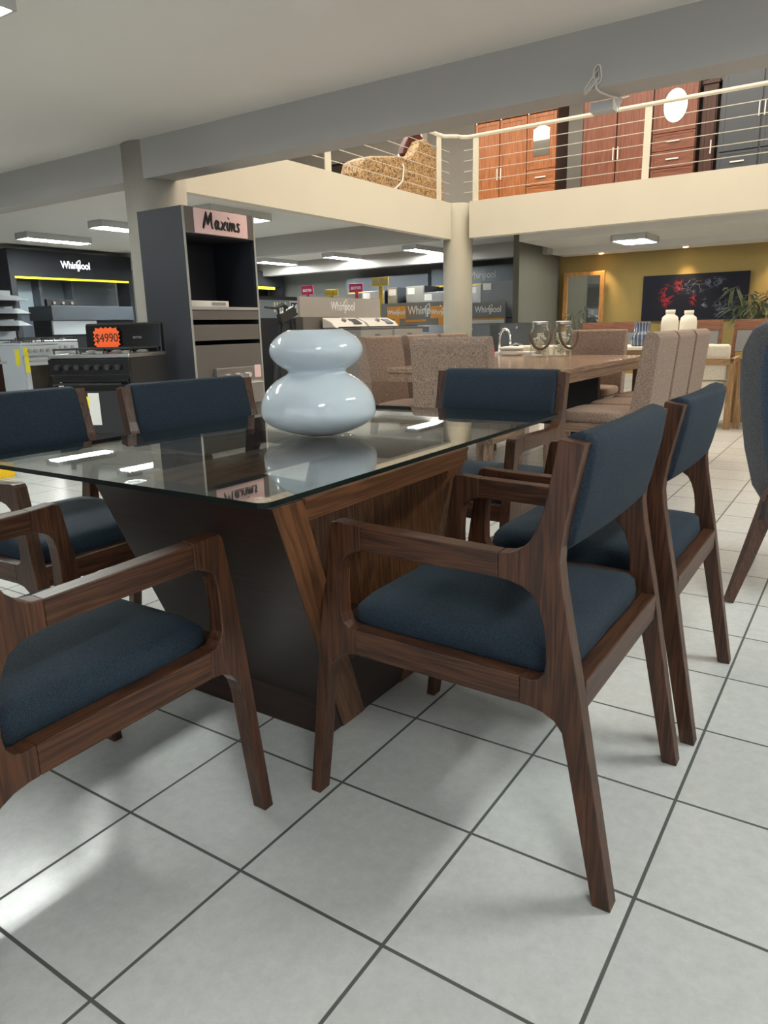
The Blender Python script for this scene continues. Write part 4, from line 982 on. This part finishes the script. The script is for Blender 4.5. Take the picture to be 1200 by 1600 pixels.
def front_washer(label, x0, x1, y0, z1, mat):
    t, a, c, f = box_thing('front_loading_washer', label, 'washing machine', x0, x1, y0, y0+.6, .03, z1, mat, 'front loading washers')
    m = (a+c)/2; zc = z1*.48; R = (c-a)*.30
    b = MB(); b.tube([(m+R*math.cos(2*PI*k/28), f-.01, zc+R*math.sin(2*PI*k/28)) for k in range(28)], .025, 8, closed=True); b.build('door_ring', chrome, t, smooth=True)
    b = MB(); b.tube([(m, f-.012, zc), (m, f-.002, zc)], R, 28); b.build('door_glass', black_gl, t)
    b = MB(); b.box(a+.02, c-.02, f-.008, f-.001, z1-.13, z1-.03); b.build('control_strip', steel_d, t)
    b = MB(); b.tube([(m, f-.01, z1-.08), (m, f-.035, z1-.08)], .03, 16); b.build('knob', chrome, t)
    return t
front_washer('white front loading washer left of the far column', -6.62, -5.98, 12.05, 1.06, white_e)
front_washer('graphite front loading washer below the striped grey panel', -5.50, -4.78, 12.2, 1.05, steel_d)
front_washer('dark front loading washer right of the graphite one, behind the jars', -4.42, -3.78, 11.9, 1.06, steel_d)
t = empty('sink_faucet', (-1.55, 5.95, 0), 'tall arched chrome faucet on a slim white stand behind the walnut table', 'faucet')
b = MB(); b.box(-.2, .2, -.1, .15, 0, .78); b.build('stand', offwhite, t)
pts = [(-.16, 0, .78), (-.16, 0, .88)]+[(-.16+.055*(1-math.cos(PI*k/12)), 0, .89+.07*math.sin(PI*k/12)*1.4) for k in range(13)]+[(-.05, 0, .85)]
b = MB(); b.tube(pts, .011, 10); b.build('spout', chrome, t, smooth=True)

# ================================================================== YELLOW WALL CORNER
t = empty('standing_mirror', (-3.92, 14.86, 0), 'tall mirror in honey wood frame leaning by the yellow wall', 'mirror')
b = MB(); b.box(-.43, -.34, -.03, .03, 0, 2.05).box(.34, .43, -.03, .03, 0, 2.05).box(-.34, .34, -.03, .03, 1.97, 2.05).box(-.34, .34, -.03, .03, 0, .09); b.build('frame', frame_gold, t, bevel=.004)
b = MB(); b.box(-.34, .34, -.006, .02, .09, 1.97); b.build('glass', mirror_m, t)
b = MB(); b.box(-.96, .96, -.02, .02, -.43, .43); tag(b.build('painting', painting_mat(), loc=(-1.78, 14.95, 1.47)), 'wide dark canvas with red and white smoke wisps on the yellow wall', 'painting')
def palm(name, label, loc_, h, n, leaflets, spread, lw):
    t = empty(name, loc_, label, 'plant'); rnd = random.Random(int(abs(loc_[0])*37)+n)
    b = MB(); b.lathe([(.11, 0), (.14, .26), (.15, .28), (.13, .28), (.11, .24)], 20); b.build('pot', pot_m, t)
    b = MB(); f = MB()
    for k in range(n):
        a = 2*PI*k/n+rnd.uniform(-.3, .3); top = h*rnd.uniform(.62, 1.0); sp = spread*rnd.uniform(.5, 1)
        pts = []
        for i in range(8):
            u = i/7; pts.append(Vector((math.cos(a)*sp*u**1.7, math.sin(a)*sp*u**1.7, .26+(top-.26)*(1.25*u-.25*u*u*u*1.0) if u < .8 else .26+(top-.26)*(1.0-.35*(u-.8)))))
        b.tube(pts, [.009*(1-.6*i/7) for i in range(8)], 5)
        for i in range(3, 8):
            for q in range(leaflets):
                c = pts[i]+(pts[i-1]-pts[i])*(q/leaflets)
                la = a+rnd.choice((-1, 1))*rnd.uniform(.5, 1.3); ln = lw*rnd.uniform(.7, 1.2)
                d = Vector((math.cos(la), math.sin(la), rnd.uniform(-.7, .25))).normalized(); s_ = d.cross(Vector((0, 0, 1))).normalized()*ln*.075
                mid = c+d*ln*.5; end = c+d*ln+Vector((0, 0, -ln*.25)); th = Vector((0, 0, .0015))
                f.add([c, mid+s_, end, mid-s_, c-th, mid+s_-th, end-th, mid-s_-th], [(0, 1, 2, 3), (7, 6, 5, 4), (0, 4, 5, 1), (1, 5, 6, 2), (2, 6, 7, 3), (3, 7, 4, 0)])
    b.build('stems', stem_m, t); f.build('leaves', leaf_m, t); return t
palm('potted_bamboo', 'slender leafy potted plant in front of the framed mirror', (-2.95, 11.9, 0), 1.38, 7, 3, .28, .22)
palm('potted_palm', 'tall bushy palm in front of the right end of the dark painting', (-.22, 12.3, 0), 1.62, 14, 5, .62, .34)

# ================================================================== UPSTAIRS
def wardrobe(label, x0, x1, y0, z1, fm, fx, side, layout, d_=.55):
    t = empty('wardrobe', ((x0+x1)/2, y0, ZU), label, 'wardrobe', 'wardrobes on the upper floor')
    ox = (x0+x1)/2; h = z1-ZU
    b = MB(); b.box(x0-ox, x1-ox, .022, d_, 0, h); b.build('carcass', side, t)
    b = MB(); b.box(x0-ox-.01, x1-ox+.02, -.01, d_+.01, h, h+.05); b.build('cornice', side, t)
    for kind, a, c, za, zb in layout:
        a -= ox; c -= ox; za -= ZU; zb -= ZU
        if kind in 'dDm':
            b = MB(); b.box(a+.008, c-.008, 0, .02, za, zb)
            for (p, q, r, s_) in ((a+.008, a+.06, za, zb), (c-.06, c-.008, za, zb), (a+.06, c-.06, za, za+.06), (a+.06, c-.06, zb-.06, zb)): b.box(p, q, -.008, 0, r, s_)
            dd = b.build('door', fm, t, bevel=.003)
            hx = c-.035 if kind == 'd' else a+.035
            if kind != 'm':
                b = MB(); b.box(hx-.008, hx+.008, -.035, -.009, (za+zb)/2-.15, (za+zb)/2+.05); b.build('handle', offwhite, dd)
        if kind == 'm':
            cx, cz = (a+c)/2, (za+zb)/2
            pts = [((c-a)*.27*math.cos(2*PI*k/28)+cx, min(.25, (zb-za)*.40)*math.sin(2*PI*k/28)+cz) for k in range(28)]
            if fm is warorange: pts = [(cx-(c-a)*.27, cz-.24), (cx+(c-a)*.27, cz-.24), (cx+(c-a)*.27, cz+.2), (cx, cz+.27), (cx-(c-a)*.27, cz+.2)]
            b = MB(); b.prism(pts, 'y', -.012, -.0005); b.build('mirror', mirror_m, dd)
        if kind == 'w':
            b = MB(); b.box(a+.008, c-.008, 0, .02, za, zb)
            for (p, q, r, s_) in ((a+.008, a+.04, za, zb), (c-.04, c-.008, za, zb), (a+.04, c-.04, za, za+.035), (a+.04, c-.04, zb-.035, zb)): b.box(p, q, -.008, 0, r, s_)
            dd = b.build('drawer', fx, t, bevel=.003)
            b = MB(); b.box((a+c)/2-.1, (a+c)/2+.1, -.03, -.009, (za+zb)/2-.01, (za+zb)/2+.01); b.build('handle', offwhite, dd)
    return t
def col_layout(a, c, z_dr, zt):
    out = []; z = 2.95
    while z+.26 < z_dr+.01: out.append(('w', a, c, z, z+.26)); z += .27
    out.append(('m', a, c, z, zt)); return out
wardrobe('orange cedar wardrobe with arched mirror, leftmost behind the balcony railing', -5.53, -3.89, 13.0, 5.0, warorange, warorx, warside,
         [('d', -5.5, -5.0, 2.95, 4.68), ('D', -5.0, -4.46, 2.95, 4.68), ('D', -5.5, -5.0, 4.70, 4.95), ('D', -5.0, -4.46, 4.70, 4.95)]+col_layout(-4.46, -3.9, 3.98, 4.68)+[('D', -4.46, -3.9, 4.70, 4.95)])
wardrobe('mahogany wardrobe with oval mirror, middle one behind the balcony railing', -3.44, -1.55, 13.0, 4.84, warred, warrx, warside,
         [('d', -3.42, -2.84, 2.95, 4.80), ('D', -2.83, -2.25, 2.95, 4.80)]+col_layout(-2.24, -1.56, 4.04, 4.80))
wardrobe('dark brown wardrobe side standing between mahogany and slate wardrobes', -1.50, -1.28, 13.05, 4.66, warside, warside, warside, [('d', -1.49, -1.29, 2.95, 4.6)])
wardrobe('slate blue wardrobe, rightmost behind the balcony railing', -1.22, .55, 13.0, 4.85, slate, slate, slate,
         [('d', -1.2, -.62, 3.62, 4.8), ('D', -.61, -.03, 3.62, 4.8), ('D', -.02, .54, 3.62, 4.8), ('w', -1.2, -.62, 3.30, 3.60), ('w', -.61, -.03, 3.30, 3.60), ('w', -.02, .54, 3.30, 3.60), ('w', -1.2, -.62, 2.98, 3.28), ('w', -.61, -.03, 2.98, 3.28), ('w', -.02, .54, 2.98, 3.28)])
sf = empty('chaise_sofa', (-5.9, 10.4, ZU), 'gold brocade sofa with dark carved wood crest behind the left balcony railing', 'sofa')
b = MB(); b.prism([(-1.05, 0), (.55, 0), (.55, .92), (.2, .90), (-.2, .84), (-.7, .76), (-.98, .66), (-1.07, .48)], 'x', -.12, .28); b.build('seat_body', brocade_m, sf, bevel=.05, seg=4)
arch = [(.30, 0), (1.45, 0), (1.50, .45), (1.47, .75), (1.38, .98), (1.22, 1.14), (1.02, 1.24), (.84, 1.27), (.70, 1.22), (.58, 1.10), (.46, .97), (.32, .90)]
b = MB(); b.prism(arch, 'x', .12, .32); b.build('back_cushion', brocade_m, sf, bevel=.03, seg=3)
cr_ = [(.50, .95), (1.56, .5), (1.56, .86), (1.47, 1.10), (1.32, 1.25), (1.14, 1.34), (.98, 1.42), (.84, 1.45), (.72, 1.38), (.60, 1.26), (.48, 1.12), (.42, 1.0)]
b = MB(); b.prism(cr_, 'x', .02, .12); b.build('wood_crest', crest_m, sf, bevel=.012)
b = MB(); b.tube([(.30, -.35, .30), (.30, -.1, .36), (.30, .12, .5), (.30, .17, .72), (.2, .16, .93)], .014, 8); b.build('piping', offwhite, sf, smooth=True)
for i, (y, x0, w_, h_) in enumerate(((15.9, -11.3, .8, .6), (15.9, -10.2, 1.0, .5))):
    t = empty('picture_frame', (x0, 16.0, 4.6), ['black framed picture on the upstairs wall left of the sofa', 'wider black framed picture on the upstairs wall above the sofa arm'][i], 'picture', 'framed pictures upstairs')
    b = MB(); b.box(0, w_, -.03, 0, 0, h_); b.build('frame', black_mt, t)
    b = MB(); b.box(.05, w_-.05, -.035, -.031, .05, h_-.05); b.build('picture', plain('picture_print', (.12, .10, .08), .5), t)
b = MB(); b.box(-7.1, -6.9, 13.4, 13.6, ZU, 5.7); struct('trim_9', b, wall_w)

# cable and lamp box on the beam
t = empty('emergency_lamp', (-.32, 4.42, 2.325), 'small pale lamp box with triangular sign hanging behind the beam', 'lamp')
b = MB(); b.box(-.08, .06, -.05, .05, -.035, .025); b.build('lamp_box', fix_m, t, bevel=.004)
b = MB(); b.prism([(.065, .025), (.12, .025), (.092, -.04)], 'y', -.045, -.03); b.build('triangle_sign', offwhite, t)
b = MB()
pts = []
for k in range(30):
    a = 2*PI*k/29*1.0
    pts.append((-.275+.022*math.cos(a)+.02*math.sin(a)*0, 4.112-.006*math.sin(3*a), 2.42+.05*math.sin(a)))
b.tube(pts, .0055, 6)
b.tube([(-.29, 4.112, 2.40), (-.33, 4.108, 2.35), (-.35, 4.11, 2.33), (-.34, 4.105, 2.36), (-.30, 4.105, 2.41), (-.27, 4.108, 2.45), (-.265, 4.11, 2.40), (-.31, 4.10, 2.35), (-.345, 4.105, 2.325)], .0055, 6)
b.tube([(-.28, 4.11, 2.40), (-.28, 4.105, 2.35), (-.27, 4.14, 2.335), (-.24, 4.25, 2.33), (-.2, 4.36, 2.335), (-.18, 4.42, 2.355)], .0055, 6)
tag(b.build('electric_cable', cable_m), 'looped grey electric cable hanging on the concrete beam', 'cable')
